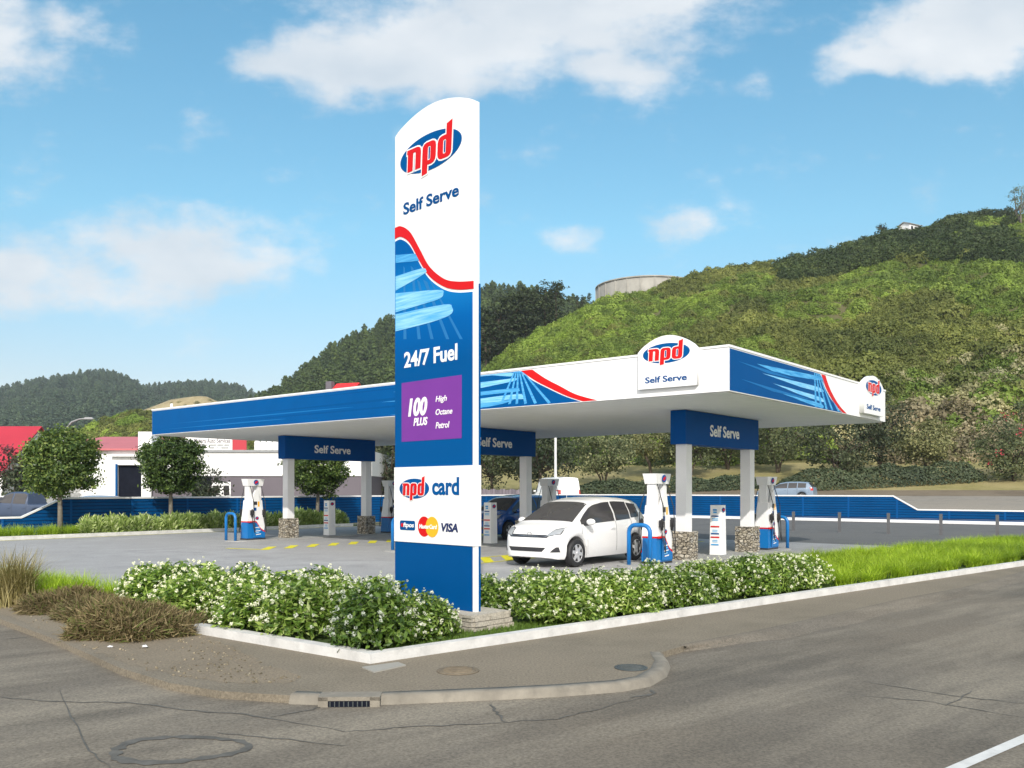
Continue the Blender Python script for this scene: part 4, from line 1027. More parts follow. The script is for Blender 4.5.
# ------------------------------------------------------------------ foliage builders
def unit(v): return v/np.maximum(1e-6, np.linalg.norm(v, axis=-1, keepdims=True))
def leaf_quads(c, nrm, Ln, Wd, rng, droop=0.0):
    """one folded diamond per leaf, lying across its normal"""
    n = len(c); t = unit(np.cross(nrm, rng.normal(size=(n, 3)))); s = np.cross(nrm, t)
    Ln = np.broadcast_to(Ln, (n,))[:, None]; Wd = np.broadcast_to(Wd, (n,))[:, None]
    v = np.stack([c - t*Ln/2, c + s*Wd/2 + nrm*Wd*.15, c + t*Ln/2, c - s*Wd/2 + nrm*Wd*.15], 1)
    return v.reshape(-1, 3)
def quads(v): return np.arange(len(v), dtype=np.int32).reshape(-1, 4)
def crown_pts(rng, rad, clumps, per, spread, hollow=.5, lumps=0.25, zmin=-1.0):
    d = unit(rng.normal(size=(clumps, 3))); d[:, 2] = np.where(d[:, 2] < zmin, -d[:, 2], d[:, 2])
    ph = rng.uniform(0, 6.28, 6)
    k = 1 + lumps*(np.sin(d[:, 0]*3.1+ph[0])*np.sin(d[:, 1]*2.7+ph[1]) + .6*np.sin(d[:, 2]*5+ph[2]+d[:, 0]*4))
    r = (hollow + (1-hollow)*rng.uniform(0, 1, clumps)**.5)*k
    cc = d*r[:, None]*np.array(rad)
    cs = spread*rng.uniform(.6, 1.3, clumps)
    p = np.repeat(cc, per, 0) + rng.normal(size=(clumps*per, 3))*np.repeat(cs, per)[:, None]*np.array([1, 1, .7])
    nr = unit(np.repeat(d, per, 0)*.8 + rng.normal(size=p.shape)*.75 + np.array([0, 0, .35]))
    return p, nr, cc
def foliage_mesh(name, rng, rad, clumps, per, spread, leaf, hollow=.5, lumps=.25, zmin=-1.0, cz=0.0):
    p, nr, cc = crown_pts(rng, rad, clumps, per, spread, hollow, lumps, zmin)
    p[:, 2] += cz; cc[:, 2] += cz
    n = len(p); v = leaf_quads(p, nr, leaf*rng.uniform(.7, 1.3, n), leaf*.6*rng.uniform(.7, 1.2, n), rng)
    return arr_mesh(name, v, quads(v)), cc
def trunk_mesh(rng, h, r, limbs, targets, forks=1, z0=-.1):
    b = MB()
    base = []
    for f in range(forks):
        a = rng.uniform(0, 6.28); lean = (0 if forks == 1 else rng.uniform(.25, .5))*h
        p = [(0,0,z0), (math.cos(a)*lean*.3, math.sin(a)*lean*.3, h*.4), (math.cos(a)*lean*.7+rng.uniform(-.03,.03), math.sin(a)*lean*.7, h*.75), (math.cos(a)*lean, math.sin(a)*lean, h)]
        rr = r/math.sqrt(forks)*1.15; b.tube(p, [rr*1.25, rr, rr*.85, rr*.7], 8); base.append((p[-1], p[2], rr))
    for i in range(limbs):
        q, q2, rr = base[i % forks]; t = targets[int(rng.integers(len(targets)))]
        s = Vector(q2).lerp(Vector(q), float(rng.uniform(0, 1))); m = s.lerp(Vector(t), .5) + Vector((0, 0, .12*h))
        b.tube([s, m, Vector(t)], [rr*.55, rr*.35, rr*.12], 6)
    me = bpy.data.meshes.new('trunk'); bmesh.ops.recalc_face_normals(b.bm, faces=b.bm.faces[:]); b.bm.to_mesh(me); b.bm.free(); return me

M['treeleaf'] = leafmat('round_tree_leaves', [(0,(.025,.048,.014)),(.45,(.065,.115,.03)),(.75,(.15,.22,.05)),(1,(.32,.38,.12))], .2, .4)
M['greyleaf'] = leafmat('grey_green_leaves', [(0,(0.058,0.078,0.042)),(.5,(0.111,0.137,0.065)),(.85,(0.195,0.215,0.111)),(1,(0.351,0.338,0.195))], .2, .6)
M['darkleaf'] = leafmat('dark_tree_leaves', [(0,(.022,.034,.018)),(.6,(.045,.062,.032)),(1,(.10,.115,.06))], .15, .55)
M['paleleaf'] = leafmat('pale_olive_leaves', [(0,(0.091,0.104,0.046)),(.5,(0.169,0.182,0.085)),(1,(0.338,0.325,0.169))], .25, .6)
M['hedgeleaf'] = leafmat('low_hedge_leaves', [(0,(.035,.055,.03)),(.6,(.065,.09,.05)),(1,(.11,.13,.075))], .15, .6)
M['shrubleaf'] = leafmat('bright_shrub_leaves', [(0,(.03,.066,.009)),(.35,(.1,.185,.025)),(.7,(.22,.33,.06)),(.9,(.36,.46,.14)),(1,(.52,.58,.3))], .3, .38, spec=.45, objvar=.15)
M['flaxleaf'] = leafmat('flax_blades', [(0,(.09,.15,.035)),(.35,(.23,.33,.085)),(.7,(.42,.52,.2)),(1,(.68,.72,.5))], .25, .45, objvar=.15)
M['limegrass'] = leafmat('lime_grass_blades', [(0,(.17,.27,.015)),(.5,(.29,.43,.03)),(1,(.44,.56,.07))], .35, .5, objvar=.1)
M['drygrass'] = leafmat('dry_brown_twigs', [(0,(.075,.06,.03)),(.45,(.15,.12,.065)),(.75,(.25,.205,.125)),(.82,(.09,.12,.03)),(1,(.13,.17,.045))], .15, .8, objvar=.1)
M['tussock'] = leafmat('tussock_blades', [(0,(.12,.105,.04)),(.5,(.25,.22,.095)),(1,(.46,.41,.24))], .2, .7, objvar=.1)

# garden trees, trimmed round, in the hedge along the left side
def garden_tree(label, a, b_, zc, rad, seed, zb):
    rng = np.random.default_rng(seed)
    t = empty('round_tree', site(a, b_, .03)); tag(t, label, 'tree')
    me, cc = foliage_mesh('crown', rng, rad, 300, 52, .13, .13, .4, .15, cz=zc)
    link('crown', me, M['treeleaf'], t)
    link('trunk', trunk_mesh(rng, zc-rad[2]*.45, .075, 14, [c for c in cc if c[2] < zc+.5]), M['palebark'], t)
garden_tree('round-crowned small tree at the step of the blue fence, leftmost of the three', 25.7, -1.35, 2.66, (1.16,1.16,1.22), 21, 0)
garden_tree('round-crowned small tree under the blue left end of the canopy, behind the flax hedge', 25.7, 3.0, 2.72, (1.16,1.16,1.26), 22, 0)
garden_tree('round-crowned small tree framed by the columns under the left Self Serve beam', 25.7, 10.4, 2.75, (1.32,1.32,1.34), 23, 0)

# white-flowering shrubs
def make_shrub(seed):
    rng = np.random.default_rng(seed)
    n = 1500; d = unit(rng.normal(size=(n, 3))); d[:, 2] = np.abs(d[:, 2])*1.1 - .1
    r = .45 + .55*rng.uniform(0, 1, n)**.6
    p = d*r[:, None]*np.array([.40, .40, .47]) + np.array([0, 0, .12]) + rng.normal(size=(n, 3))*.02
    nr = unit(d*.5 + rng.normal(size=(n, 3))*.6 + np.array([0, 0, .5]))
    v = leaf_quads(p, nr, .078*rng.uniform(.6, 1.35, n), .034*rng.uniform(.8, 1.2, n), rng)
    me = arr_mesh('foliage', v, quads(v))
    k = 62; fd = unit(rng.normal(size=(k, 3))); fd[:, 2] = np.abs(fd[:, 2])*.8
    fd = unit(fd); fc = fd*np.array([.42, .42, .49])*rng.uniform(.92, 1.06, (k, 1)) + np.array([0, 0, .13])
    m = 13; sz = rng.uniform(.3, .8, k)
    fp = np.repeat(fc, m, 0) + unit(rng.normal(size=(k*m, 3)))*.027*np.repeat(sz, m)[:, None]
    fn = unit(fp - np.repeat(fc, m, 0) + rng.normal(size=fp.shape)*.01)
    fv = leaf_quads(fp, fn, .036*np.repeat(sz, m), .03*np.repeat(sz, m), rng)
    fm = arr_mesh('flowers', fv, quads(fv))
    t = bpy.data.objects.new('flowering_shrub', me); me.materials.append(M['shrubleaf'])
    f = bpy.data.objects.new('blossom', fm); fm.materials.append(M['petal']); f.parent = t
    return t, me, fm
shrubs = [make_shrub(100+i) for i in range(6)]
def put_shrub(x, y, s, label, group):
    i = random.randrange(6); _, me, fm = shrubs[i]
    t = bpy.data.objects.new('flowering_shrub', me); COL.objects.link(t)
    f = bpy.data.objects.new('blossom', fm); COL.objects.link(f); f.parent = t
    t.location = (x, y, .02); t.scale = (s*random.uniform(.95,1.1), s*random.uniform(.95,1.1), s*random.uniform(.92,1.08)); t.rotation_euler = (random.uniform(-.08,.08), random.uniform(-.08,.08), random.uniform(0, 6.28))
    tag(t, label, 'shrub', group)
LABL = 'white-flowering green shrub in the dense bed left of the pylon sign'; LABR = 'white-flowering green shrub in the dense bed right of the pylon sign'
def inside(p, poly):
    c = False; n = len(poly)
    for i in range(n):
        a, b = poly[i], poly[i-1]
        if (a[1] > p[1]) != (b[1] > p[1]) and p[0] < (b[0]-a[0])*(p[1]-a[1])/(b[1]-a[1])+a[0]: c = not c
    return c
bedL = [lpt(.28,.42), lpt(3.3,.42), (-5.5,12.0), (-5.5,13.0), (-3.6,12.35), (-1.05,11.55), (-1.0,10.6), (-.98,9.5), kpt(.55,.42)]
bedR = [kpt(1.95,.85), kpt(3.2,.36), kpt(9.5,.36), kpt(9.6,.9), kpt(9.2,1.15), kpt(7.5,1.2), kpt(6,1.35), kpt(4.2,1.5), kpt(2.6,2.1), (-.5,11.6), (.1,11.0)]
def fill_bed(poly, step, label, group, smin, smax, rs):
    xs = [p[0] for p in poly]; ys = [p[1] for p in poly]; y = min(ys); row = 0
    while y < max(ys):
        x = min(xs) + (row % 2)*step/2
        while x < max(xs):
            q = (x+rs.uniform(-.3,.3)*step, y+rs.uniform(-.3,.3)*step)
            if inside(q, poly):
                # keep clear of the stone base
                l = Vector(q)-PO.xy; s_ = l.dot(PU); d_ = l.dot(Vector((PU.y, -PU.x)))
                if not (-.55 < s_ < 2.25 and -.85 < d_ < .75):
                    put_shrub(q[0], q[1], rs.uniform(smin, smax), label, group)
            x += step
        y += step*.87; row += 1
fill_bed(bedL, .52, LABL, 'white-flowering shrubs left of the pylon', .92, 1.2, random.Random(1))
fill_bed(bedR, .46, LABR, 'white-flowering shrubs right of the pylon', .82, 1.05, random.Random(2))
for (u, v, s_) in ((395,648,.95),(420,644,.85),(436,640,.7),(372,650,1.0)):
    p = gpt(u, v); put_shrub(p.x, p.y+.2, s_, LABL, 'white-flowering shrubs left of the pylon')

# grass tussocks and blades
def blades(rng, n, c, h, spread, lean, w, seg=3):
    """arching grass blades from root points c (n,3)"""
    a = rng.uniform(0, 6.28, n); ln = rng.uniform(.2, 1, n)*lean; hh = h*rng.uniform(.65, 1.15, n)
    dirs = np.stack([np.cos(a), np.sin(a), np.zeros(n)], 1); side = np.stack([-np.sin(a), np.cos(a), np.zeros(n)], 1)
    V = []; Fc = []
    for k in range(seg+1):
        t = k/seg; ctr = c + dirs*(ln*hh*t**1.8)[:, None]; ctr = ctr + np.stack([np.zeros(n), np.zeros(n), hh*(t-.28*ln*t*t)], 1)
        ww = (w*(1-t)**.7 + .0006)
        V.append(ctr - side*ww/2); V.append(ctr + side*ww/2)
    V = np.stack(V, 1)           # n, 2(seg+1), 3
    base = np.arange(n)[:, None]*(2*(seg+1))
    for k in range(seg): Fc.append(np.concatenate([base+2*k, base+2*k+1, base+2*k+3, base+2*k+2], 1))
    return V.reshape(-1, 3), np.concatenate(Fc, 0)
def grass_area(name, label, poly, step, per, h, lean, w, mat, rs, z=.02):
    pts = []; xs = [p[0] for p in poly]; ys = [p[1] for p in poly]; y = min(ys); row = 0
    while y < max(ys):
        x = min(xs) + (row % 2)*step/2
        while x < max(xs):
            q = (x+rs.uniform(-.25,.25)*step, y+rs.uniform(-.25,.25)*step)
            if inside(q, poly): pts.append(q)
            x += step
        y += step*.87; row += 1
    rng = np.random.default_rng(len(pts)); n = len(pts)*per
    c = np.repeat(np.array([(p[0], p[1], z) for p in pts]), per, 0) + np.concatenate([rng.normal(size=(n, 2))*step*.15, np.zeros((n, 1))], 1)
    hs = np.repeat(rng.uniform(.85, 1.12, len(pts)), per)*h
    V, Fc = blades(rng, n, c, hs, 0, lean, w)
    return tag(link(name, arr_mesh(name, V, Fc, True), mat), label, 'grass', kind='stuff')
gr = [kpt(9.0,1.6), kpt(9.8,1.2), kpt(9.7,.35), kpt(25,.35), kpt(25,3.4), kpt(18,3.5), kpt(11.6,3.5), kpt(10.2,2.3)]
grass_area('lime_grass', 'lush lime-green ornamental grass filling the bed along the kerb at the right', gr, .42, 230, .37, 1.5, .011, M['limegrass'], random.Random(4))
gl = [(-5.6,12.9), (-5.75,12.4), (-7.3,13.25), (-10.4,14.1), (-10.4,15.2), (-8.3,15.2), (-6.4,13.5)]
grass_area('lime_grass', 'lime-green ornamental grass between the brown bushes and the forecourt at the left', gl, .28, 100, .42, 1.1, .012, M['limegrass'], random.Random(5))
gb = [site(24.7,-8).xy, site(24.7,-.9).xy, site(26.2,-.9).xy, site(26.2,-8).xy]
grass_area('lime_grass', 'low lime-green grass in front of the low end of the blue fence at far left', gb, .45, 110, .5, 1.1, .016, M['limegrass'], random.Random(6))
lawn = [kpt(.3,.2), kpt(3.6,.2), kpt(3.2,.75), kpt(1.95,.95), kpt(.6,.9)]
grass_area('lawn_grass', 'short green lawn strip between the stone sign base and the white kerb', lawn, .07, 14, .05, .8, .006, leafmat('lawn_blades', [(0,(.06,.12,.015)),(1,(.15,.24,.04))], .2, .5), random.Random(8), .03)
# flax hedge, plant by plant
def make_flax(seed):
    rng = np.random.default_rng(seed); n = 520
    d = unit(rng.normal(size=(n, 3))); d[:, 2] = np.abs(d[:, 2]); r = rng.uniform(.25, 1, n)**.5
    p = d*r[:, None]*np.array([.36, .36, .66]); t = unit(d*np.array([.9, .9, .3]) + np.array([0, 0, .8]) + rng.normal(size=(n, 3))*.25)
    sd = unit(np.cross(t, rng.normal(size=(n, 3)))); Lx = .26*rng.uniform(.6, 1.25, n)[:, None]; w = .026*rng.uniform(.7, 1.3, n)[:, None]
    v = np.stack([p - t*Lx*.25, p + sd*w + t*Lx*.25, p + t*Lx*.75 + np.array([0, 0, -.03]), p - sd*w + t*Lx*.25], 1).reshape(-1, 3)
    return arr_mesh('flax_plant', v, quads(v))
flax = [make_flax(i) for i in range(4)]
rs = random.Random(12)
b_ = -.7
while b_ < 11.7:
    for aa in (25.0, 25.55):
        p = site(aa+rs.uniform(-.12,.12), b_+rs.uniform(-.1,.1)+(.22 if aa > 25.2 else 0), .03)
        me = flax[rs.randrange(4)]; o = bpy.data.objects.new('flax_plant', me); COL.objects.link(o)
        me.materials.clear(); me.materials.append(M['flaxleaf'])
        o.location = p; s = rs.uniform(.88, 1.12); o.scale = (s, s, s*rs.uniform(.9,1.1)); o.rotation_euler = (0,0,rs.uniform(0,6.28))
        tag(o, 'striped green flax plant in the clipped-looking row in front of the high blue fence', 'plant', 'flax plants in the hedge row')
    b_ += .46
# loose gravel on the dirt
rngp = np.random.default_rng(3); pts = []
while len(pts) < 420:
    u, v = rngp.uniform(20, 300), rngp.uniform(600, 690); p = gpt(u, v)
    if inside((p.x, p.y), dvp) and rngp.uniform() < (.35 if u < 170 else .8): pts.append((p.x, p.y, .006))
c = np.array(pts); sz = rngp.uniform(.003, .011, len(c))[:, None]
cube = np.array([(-1,-1,-.3),(1,-1,-.3),(1,1,-.3),(-1,1,-.3),(-.6,-.7,.8),(.7,-.5,.7),(.5,.6,.8),(-.7,.5,.6)])
V = (c[:, None] + cube[None]*sz[:, None]*rngp.uniform(.7, 1.3, (len(c), 8, 1))).reshape(-1, 3)
fq = np.array([(4,5,6,7),(0,1,5,4),(1,2,6,5),(2,3,7,6),(3,0,4,7)]); fq = (np.arange(len(c))[:, None, None]*8 + fq[None]).reshape(-1, 4)
tag(link('gravel', arr_mesh('gravel', V, fq), leafmat('gravel_stones', [(0,(.1,.085,.06)),(.6,(.2,.17,.125)),(1,(.32,.28,.22))], 0, .9, objvar=0)), 'loose gravel on the dirt verge between the brown bushes and the footpath', 'gravel', kind='stuff')
# dry bushes and the tall tussock at the left edge
def dry_bush(label, x, y, rad, seed, n=2600):
    rng = np.random.default_rng(seed)
    d = unit(rng.normal(size=(n, 3))); d[:, 2] = np.abs(d[:, 2])
    k = 1 + .18*np.sin(d[:, 0]*5+seed)*np.sin(d[:, 1]*4+seed*2)
    p = d*(rng.uniform(.35, 1, n)**.5*k)[:, None]*np.array(rad)
    c = p*np.array([.86,.86,.7]); nr = unit(rng.normal(size=(n, 3)))
    t = unit(d*.6 + rng.normal(size=(n, 3))*.7 + np.array([0,0,-.1])); s = unit(np.cross(t, rng.normal(size=(n, 3))))
    Lx = .11*rng.uniform(.5, 1.4, n)[:, None]; w = .006*rng.uniform(.6, 1.6, n)[:, None]
    v = np.stack([c - s*w, c + s*w, c + t*Lx + s*w*.3, c + t*Lx - s*w*.3], 1).reshape(-1, 3)
    me = arr_mesh('dry_bush', v, quads(v)); o = link('dry_bush', me, M['drygrass'], loc=(x, y, .0)); return tag(o, label, 'bush')
p = gpt(112,640); dry_bush('large dry brown bush mixed with green stems beside the white kerb end', p.x, p.y+.35, (.82,.58,.5), 31, 16000)
p = gpt(57,614); dry_bush('dry brown bush between the tall tussock and the larger brown bush', p.x, p.y+.35, (.8,.55,.38), 32, 12000)
p = gpt(165,634); dry_bush('low wispy brown bush at the left end of the white kerb', p.x, p.y+.2, (.45,.4,.3), 33, 4500)
p = gpt(88,622); dry_bush('low brown scrubby bush filling the gap between the two larger brown bushes', p.x, p.y+.3, (.6,.5,.36), 34, 8000)
rng = np.random.default_rng(5)
p = gpt(5,608); n = 700
V, Fc = blades(rng, n, np.concatenate([rng.normal(size=(n, 2))*.13, np.zeros((n, 1))], 1), np.full(n, .86), 0, .9, .014, 5)
o = link('tussock_plant', arr_mesh('tussock_plant', V, Fc, True), M['tussock'], loc=(p.x-.05, p.y+.3, 0)); tag(o, 'tall straw-coloured tussock of arching blades at the left edge', 'tussock')

# ------------------------------------------------------------------ far bank, road and hills
TT, TZ = [50, 56, 62, 75, 80, 97, 104, 125], [-.15, -.12, .6, 1.25, 1.8, 4.5, 5.6, 9]
def bank_z(X, Y):
    t = ring_dist(X, Y); w_ = sstep(-.2, -.04, X/np.maximum(Y, 1)); return np.interp(t, TT, TZ)*w_ - .15*(1-w_)
def t_to_y(r, t): return (t+7)/(1+.35*r)
def strip(name, t0, t1, mat, nr=90, nt=10, r0=-.3, r1=1.35):
    V = []
    rr = np.linspace(r0, r1, nr); tt = np.linspace(t0, t1, nt)
    for t in tt:
        y = t_to_y(rr, t); x = rr*y; V.append(np.stack([x, y, bank_z(x, y)], 1))
    V = np.concatenate(V); i = np.arange(nr-1)[None] + np.arange(nt-1)[:, None]*nr; i = i.ravel()
    return tag(link(name, arr_mesh(name, V, np.stack([i, i+1, i+nr+1, i+nr], 1), True), mat), kind='structure')
strip('grass_verge', 52, 60.5, asphalt('verge_grass', (.14,.14,.06), (.19,.17,.09)), nt=8)
strip('far_road', 60.5, 74.5, M['farroad'], nt=10)
strip('dirt_verge', 74.5, 79, asphalt('brown_verge', (.15,.12,.085), (.19,.155,.11)), nt=4)
strip('grass_bank', 79, 126, asphalt('dry_grass_bank', (.22,.2,.075), (.30,.255,.12)), nt=20)
class Hill:
    def __init__(s, name, prof, ridge, yb, zb, mat, r0, r1, nr=120, nt=40, rough=1.0, power=.92):
        s.pu = np.array([p[0] for p in prof]); s.pv = np.array([p[1] for p in prof]); s.ridge = ridge; s.yb = yb; s.zb = zb; s.rough = rough; s.power = power
        rr = np.linspace(r0, r1, nr); tt = np.linspace(0, 1.35, nt); V = []
        for t in tt:
            yr = s.yr(rr); y0 = s.y0(rr); y = y0 + (yr-y0)*t; x = rr*y; V.append(np.stack([x, y, s.z(x, y)], 1))
        V = np.concatenate(V); i = (np.arange(nr-1)[None] + np.arange(nt-1)[:, None]*nr).ravel()
        tag(link(name, arr_mesh(name, V, np.stack([i, i+1, i+nr+1, i+nr], 1), True), mat), kind='structure')
    def yr(s, r): return s.ridge(512 + r*F)
    def y0(s, r): return s.yb(r)
    def z(s, x, y):
        r = x/y; yr = s.yr(r); y0 = s.y0(r); t = (y-y0)/(yr-y0)
        zr = H + (490-np.interp(512+r*F, s.pu, s.pv))/F*yr; zb = s.zb(r)
        g = np.where(t < 1, np.sign(t)*np.abs(t)**s.power, 1-(t-1)*.8)
        bump = s.rough*(np.sin(x*.11+y*.05)*np.sin(y*.09-x*.03) + .6*np.sin(x*.23+1)*np.sin(y*.19+2))*np.clip(t*(1.05-t)*4, 0, 1)
        return zb + (zr-zb)*g + bump
    def find_y(s, u, v):
        r = (u-512)/F; ys = np.linspace(s.y0(r), s.yr(r), 400); zz = s.z(r*ys, ys); vv = 490-(zz-H)/ys*F
        k = np.argmin(np.abs(vv-v)); return float(ys[k])
    def pt(s, u, v):
        y = s.find_y(u, v); r = (u-512)/F; return Vector((r*y, y, float(s.z(np.array(r*y), np.array(y)))))
soil = asphalt('hill_soil', (.08,.09,.03), (.11,.1,.045))
main = Hill('hill', [(300,470),(400,430),(440,405),(480,377),(500,362),(520,346),(560,324),(600,303),(650,290),(700,275),(750,267),(800,263),(850,250),(880,240),(940,229),(980,220),(1024,213),(1100,196),(1300,170),(1600,150)],
    lambda u: np.interp(u, [300,480,700,1024,1500], [190,205,225,240,250]), lambda r: t_to_y(r, 97), lambda r: 4.3*sstep(-.2,-.04,r)-.15, soil, -.16, 1.25, 150, 60, 1.6)
conh = Hill('hill', [(200,440),(240,420),(270,408),(290,394),(310,378),(330,360),(345,352),(370,344),(395,330),(430,312),(470,302),(520,302),(600,320),(700,360)],
    lambda u: np.full_like(np.asarray(u, float), 430.0), lambda r: np.full_like(np.asarray(r, float), 230.), lambda r: -.2 + 0*r, soil, -.4, .25, 60, 30, 2)
farh = Hill('hill', [(-400,428),(-200,418),(-60,404),(0,400),(40,391),(80,384),(110,383),(128,389),(145,397),(170,393),(210,391),(240,396),(255,404),(300,420),(400,444),(500,458)],
    lambda u: np.interp(u, [-400,130,160,500], [900,900,1000,1000]), lambda r: np.full_like(np.asarray(r, float), 430.), lambda r: -.2 + 0*r, soil, -1.1, .0, 80, 30, 4)
dry = asphalt('dry_hillside', (.3,.24,.13), (.36,.3,.17))
dryh = Hill('hill', [(90,440),(140,408),(155,402),(170,396),(190,393),(205,392),(218,398),(240,406),(300,425)], lambda u: np.full_like(np.asarray(u, float), 420.0), lambda r: np.full_like(np.asarray(r, float), 340.), lambda r: -.2 + 0*r, dry, -.48, -.24, 30, 14, 1)
olh = Hill('hill', [(0,452),(60,440),(90,428),(110,420),(130,416),(150,415),(170,420),(200,430),(260,445)], lambda u: np.full_like(np.asarray(u, float), 210.0), lambda r: np.full_like(np.asarray(r, float), 150.), lambda r: -.2 + 0*r, soil, -.62, -.2, 40, 14, 1)

def gn_scatter(name, label, cat, P, S, Rz, K, protos):
    me = bpy.data.meshes.new(name); P = np.asarray(P, dtype=np.float32); me.vertices.add(len(P)); me.vertices.foreach_set('co', P.ravel())
    for nm, ty, val in (('s', 'FLOAT', S), ('r', 'FLOAT', Rz), ('k', 'INT', K)):
        at = me.attributes.new(nm, ty, 'POINT'); at.data.foreach_set('value', np.asarray(val, dtype=np.int32 if ty == 'INT' else np.float32))
    o = link(name, me); tag(o, label, cat, kind='stuff')
    c = bpy.data.collections.new(name + '_kinds')
    for i, (pm, mt) in enumerate(protos):
        q = bpy.data.objects.new('kind_%02d' % i, pm.copy()); q.data.materials.clear(); q.data.materials.append(mt); c.objects.link(q)
    ng = bpy.data.node_groups.new(name, 'GeometryNodeTree')
    ng.interface.new_socket('Geometry', in_out='INPUT', socket_type='NodeSocketGeometry'); ng.interface.new_socket('Geometry', in_out='OUTPUT', socket_type='NodeSocketGeometry')
    gi = ng.nodes.new('NodeGroupInput'); go = ng.nodes.new('NodeGroupOutput'); iop = ng.nodes.new('GeometryNodeInstanceOnPoints'); ci = ng.nodes.new('GeometryNodeCollectionInfo')
    ci.inputs['Collection'].default_value = c; ci.inputs['Separate Children'].default_value = True; ci.inputs['Reset Children'].default_value = True
    def att(nm, ty):
        a = ng.nodes.new('GeometryNodeInputNamedAttribute'); a.data_type = ty; a.inputs['Name'].default_value = nm
        return a.outputs['Attribute']
    cx = ng.nodes.new('ShaderNodeCombineXYZ'); ng.links.new(att('r', 'FLOAT'), cx.inputs[2])
    ng.links.new(gi.outputs[0], iop.inputs['Points']); ng.links.new(ci.outputs[0], iop.inputs['Instance']); iop.inputs['Pick Instance'].default_value = True
    ng.links.new(att('k', 'INT'), iop.inputs['Instance Index']); ng.links.new(cx.outputs[0], iop.inputs['Rotation']); ng.links.new(att('s', 'FLOAT'), iop.inputs['Scale'])
    ng.links.new(iop.outputs[0], go.inputs[0])
    md = o.modifiers.new('scatter', 'NODES'); md.node_group = ng
    return o
def bush_mesh(seed, n=640, leaf=.185, rad=(1,1,.85)):
    rng = np.random.default_rng(seed); d = unit(rng.normal(size=(n, 3))); d[:, 2] = np.abs(d[:, 2])*1.15-.2
    k = 1 + .22*np.sin(d[:, 0]*4+seed)*np.sin(d[:, 1]*4+seed*1.7) + .1*np.sin(d[:, 0]*9+seed*3)*np.sin(d[:, 2]*8+d[:, 1]*7) + rng.normal(size=n)*.06
    p = d*k[:, None]*np.array(rad)*rng.uniform(.8, 1.02, n)[:, None]; nr = unit(d + rng.normal(size=(n, 3))*.5)
    v = leaf_quads(p, nr, leaf*rng.uniform(.7, 1.4, n), leaf*.75*rng.uniform(.7, 1.3, n), rng); return arr_mesh('bush', v, quads(v))
def conifer_mesh(seed, h=1.0, w=.28, n=420, leaf=.09, roundness=.0):
    rng = np.random.default_rng(seed); z = rng.uniform(.08, 1, n)
    prof = np.where(z < .25, z/.25, ((1-z)/.75)**(.8-.45*roundness))*w + .01
    a = rng.uniform(0, 6.28, n); tier = .75+.35*np.sin(z*38+np.sin(a*3+seed)*1.2)
    rad = prof*rng.uniform(.55, 1.1, n)*tier
    p = np.stack([np.cos(a)*rad, np.sin(a)*rad, z*h], 1); nr = unit(np.stack([np.cos(a), np.sin(a), np.full(n, .7)], 1) + rng.normal(size=(n, 3))*.5)
    v = leaf_quads(p, nr, leaf*rng.uniform(.7, 1.4, n), leaf*.6, rng); return arr_mesh('conifer', v, quads(v))
GV = lambda nm, st, tr=.2: leafmat(nm, st, tr, .65, objvar=.55, pscale=.07)  # broad patches drift in tone and stand in for shade between bushes
hb1 = GV('hill_bush_green', [(0,(0.075,0.118,0.021)),(.5,(0.144,0.212,0.038)),(1,(0.254,0.330,0.072))]); hb2 = GV('hill_bush_olive', [(0,(0.075,0.094,0.023)),(.5,(0.135,0.161,0.040)),(1,(0.237,0.254,0.075))])
hb3 = GV('hill_bush_bright', [(0,(0.110,0.173,0.025)),(.5,(0.188,0.281,0.044)),(1,(0.312,0.406,0.086))]); hb4 = GV('hill_bush_dark', [(0,(.022,.04,.012)),(.6,(.046,.072,.022)),(1,(.085,.115,.035))])
hb5 = GV('hill_bush_pale', [(0,(0.159,0.159,0.079)),(.5,(0.285,0.276,0.150)),(1,(0.522,0.490,0.316))]); hb6 = GV('hill_bush_brown', [(0,(0.138,0.119,0.075)),(.5,(0.250,0.215,0.138)),(1,(0.413,0.362,0.250))])
cf1 = GV('far_conifer', [(0,(0.035,0.062,0.041)),(.6,(0.056,0.094,0.056)),(1,(0.086,0.133,0.070))], .1); cf2 = GV('near_conifer', [(0,(0.032,0.055,0.017)),(.6,(0.061,0.097,0.027)),(1,(0.104,0.146,0.042))], .1)
bm3 = [bush_mesh(s_) for s_ in (1, 2, 3)]
kinds = [(bm3[i % 3], m_) for i, m_ in enumerate((hb1, hb1, hb2, hb2, hb3, hb4, hb4, hb5, hb5, hb6))]
rng = np.random.default_rng(77)
def hill_points(hill, n, r0, r1, t0, t1):
    r = rng.uniform(r0, r1, n); t = rng.uniform(t0, t1, n)**.8 if t0 >= 0 else rng.uniform(t0, t1, n); y0 = hill.y0(r); y = y0+(hill.yr(r)-y0)*t; x = r*y
    return x, y, hill.z(x, y), 512+r*F, 490-(hill.z(x, y)-H)/y*F, t
x, y, z, u, v, t = hill_points(main, 15000, -.14, .78, 0.0, 1.06)
n = len(x); K = np.zeros(n, int); S = rng.uniform(.85, 1.75, n)
nz = np.sin(x*.06+1.3)+np.sin(y*.07+x*.03)+np.sin(x*.17-y*.13)*.7
pick = rng.uniform(0, 1, n)
K = np.where(nz > .9, np.where(pick < .5, 4, 0), np.where(nz < -.8, np.where(pick < .6, 2, 3), np.where(pick < .45, 0, np.where(pick < .7, 1, np.where(pick < .88, 2, 4)))))
low = (u > 830) & (v > 330 + (1024-u)*.10) & (v < 470)
K = np.where(low & (nz*.3+pick > .35), np.where(pick < .55, 7, np.where(pick < .75, 8, 2)), K)
K = np.where((u > 820) & (v > 415) & (pick > .25), 9, K)
K = np.where((u < 830) & (v > 400) & (pick > .5), 5, K)
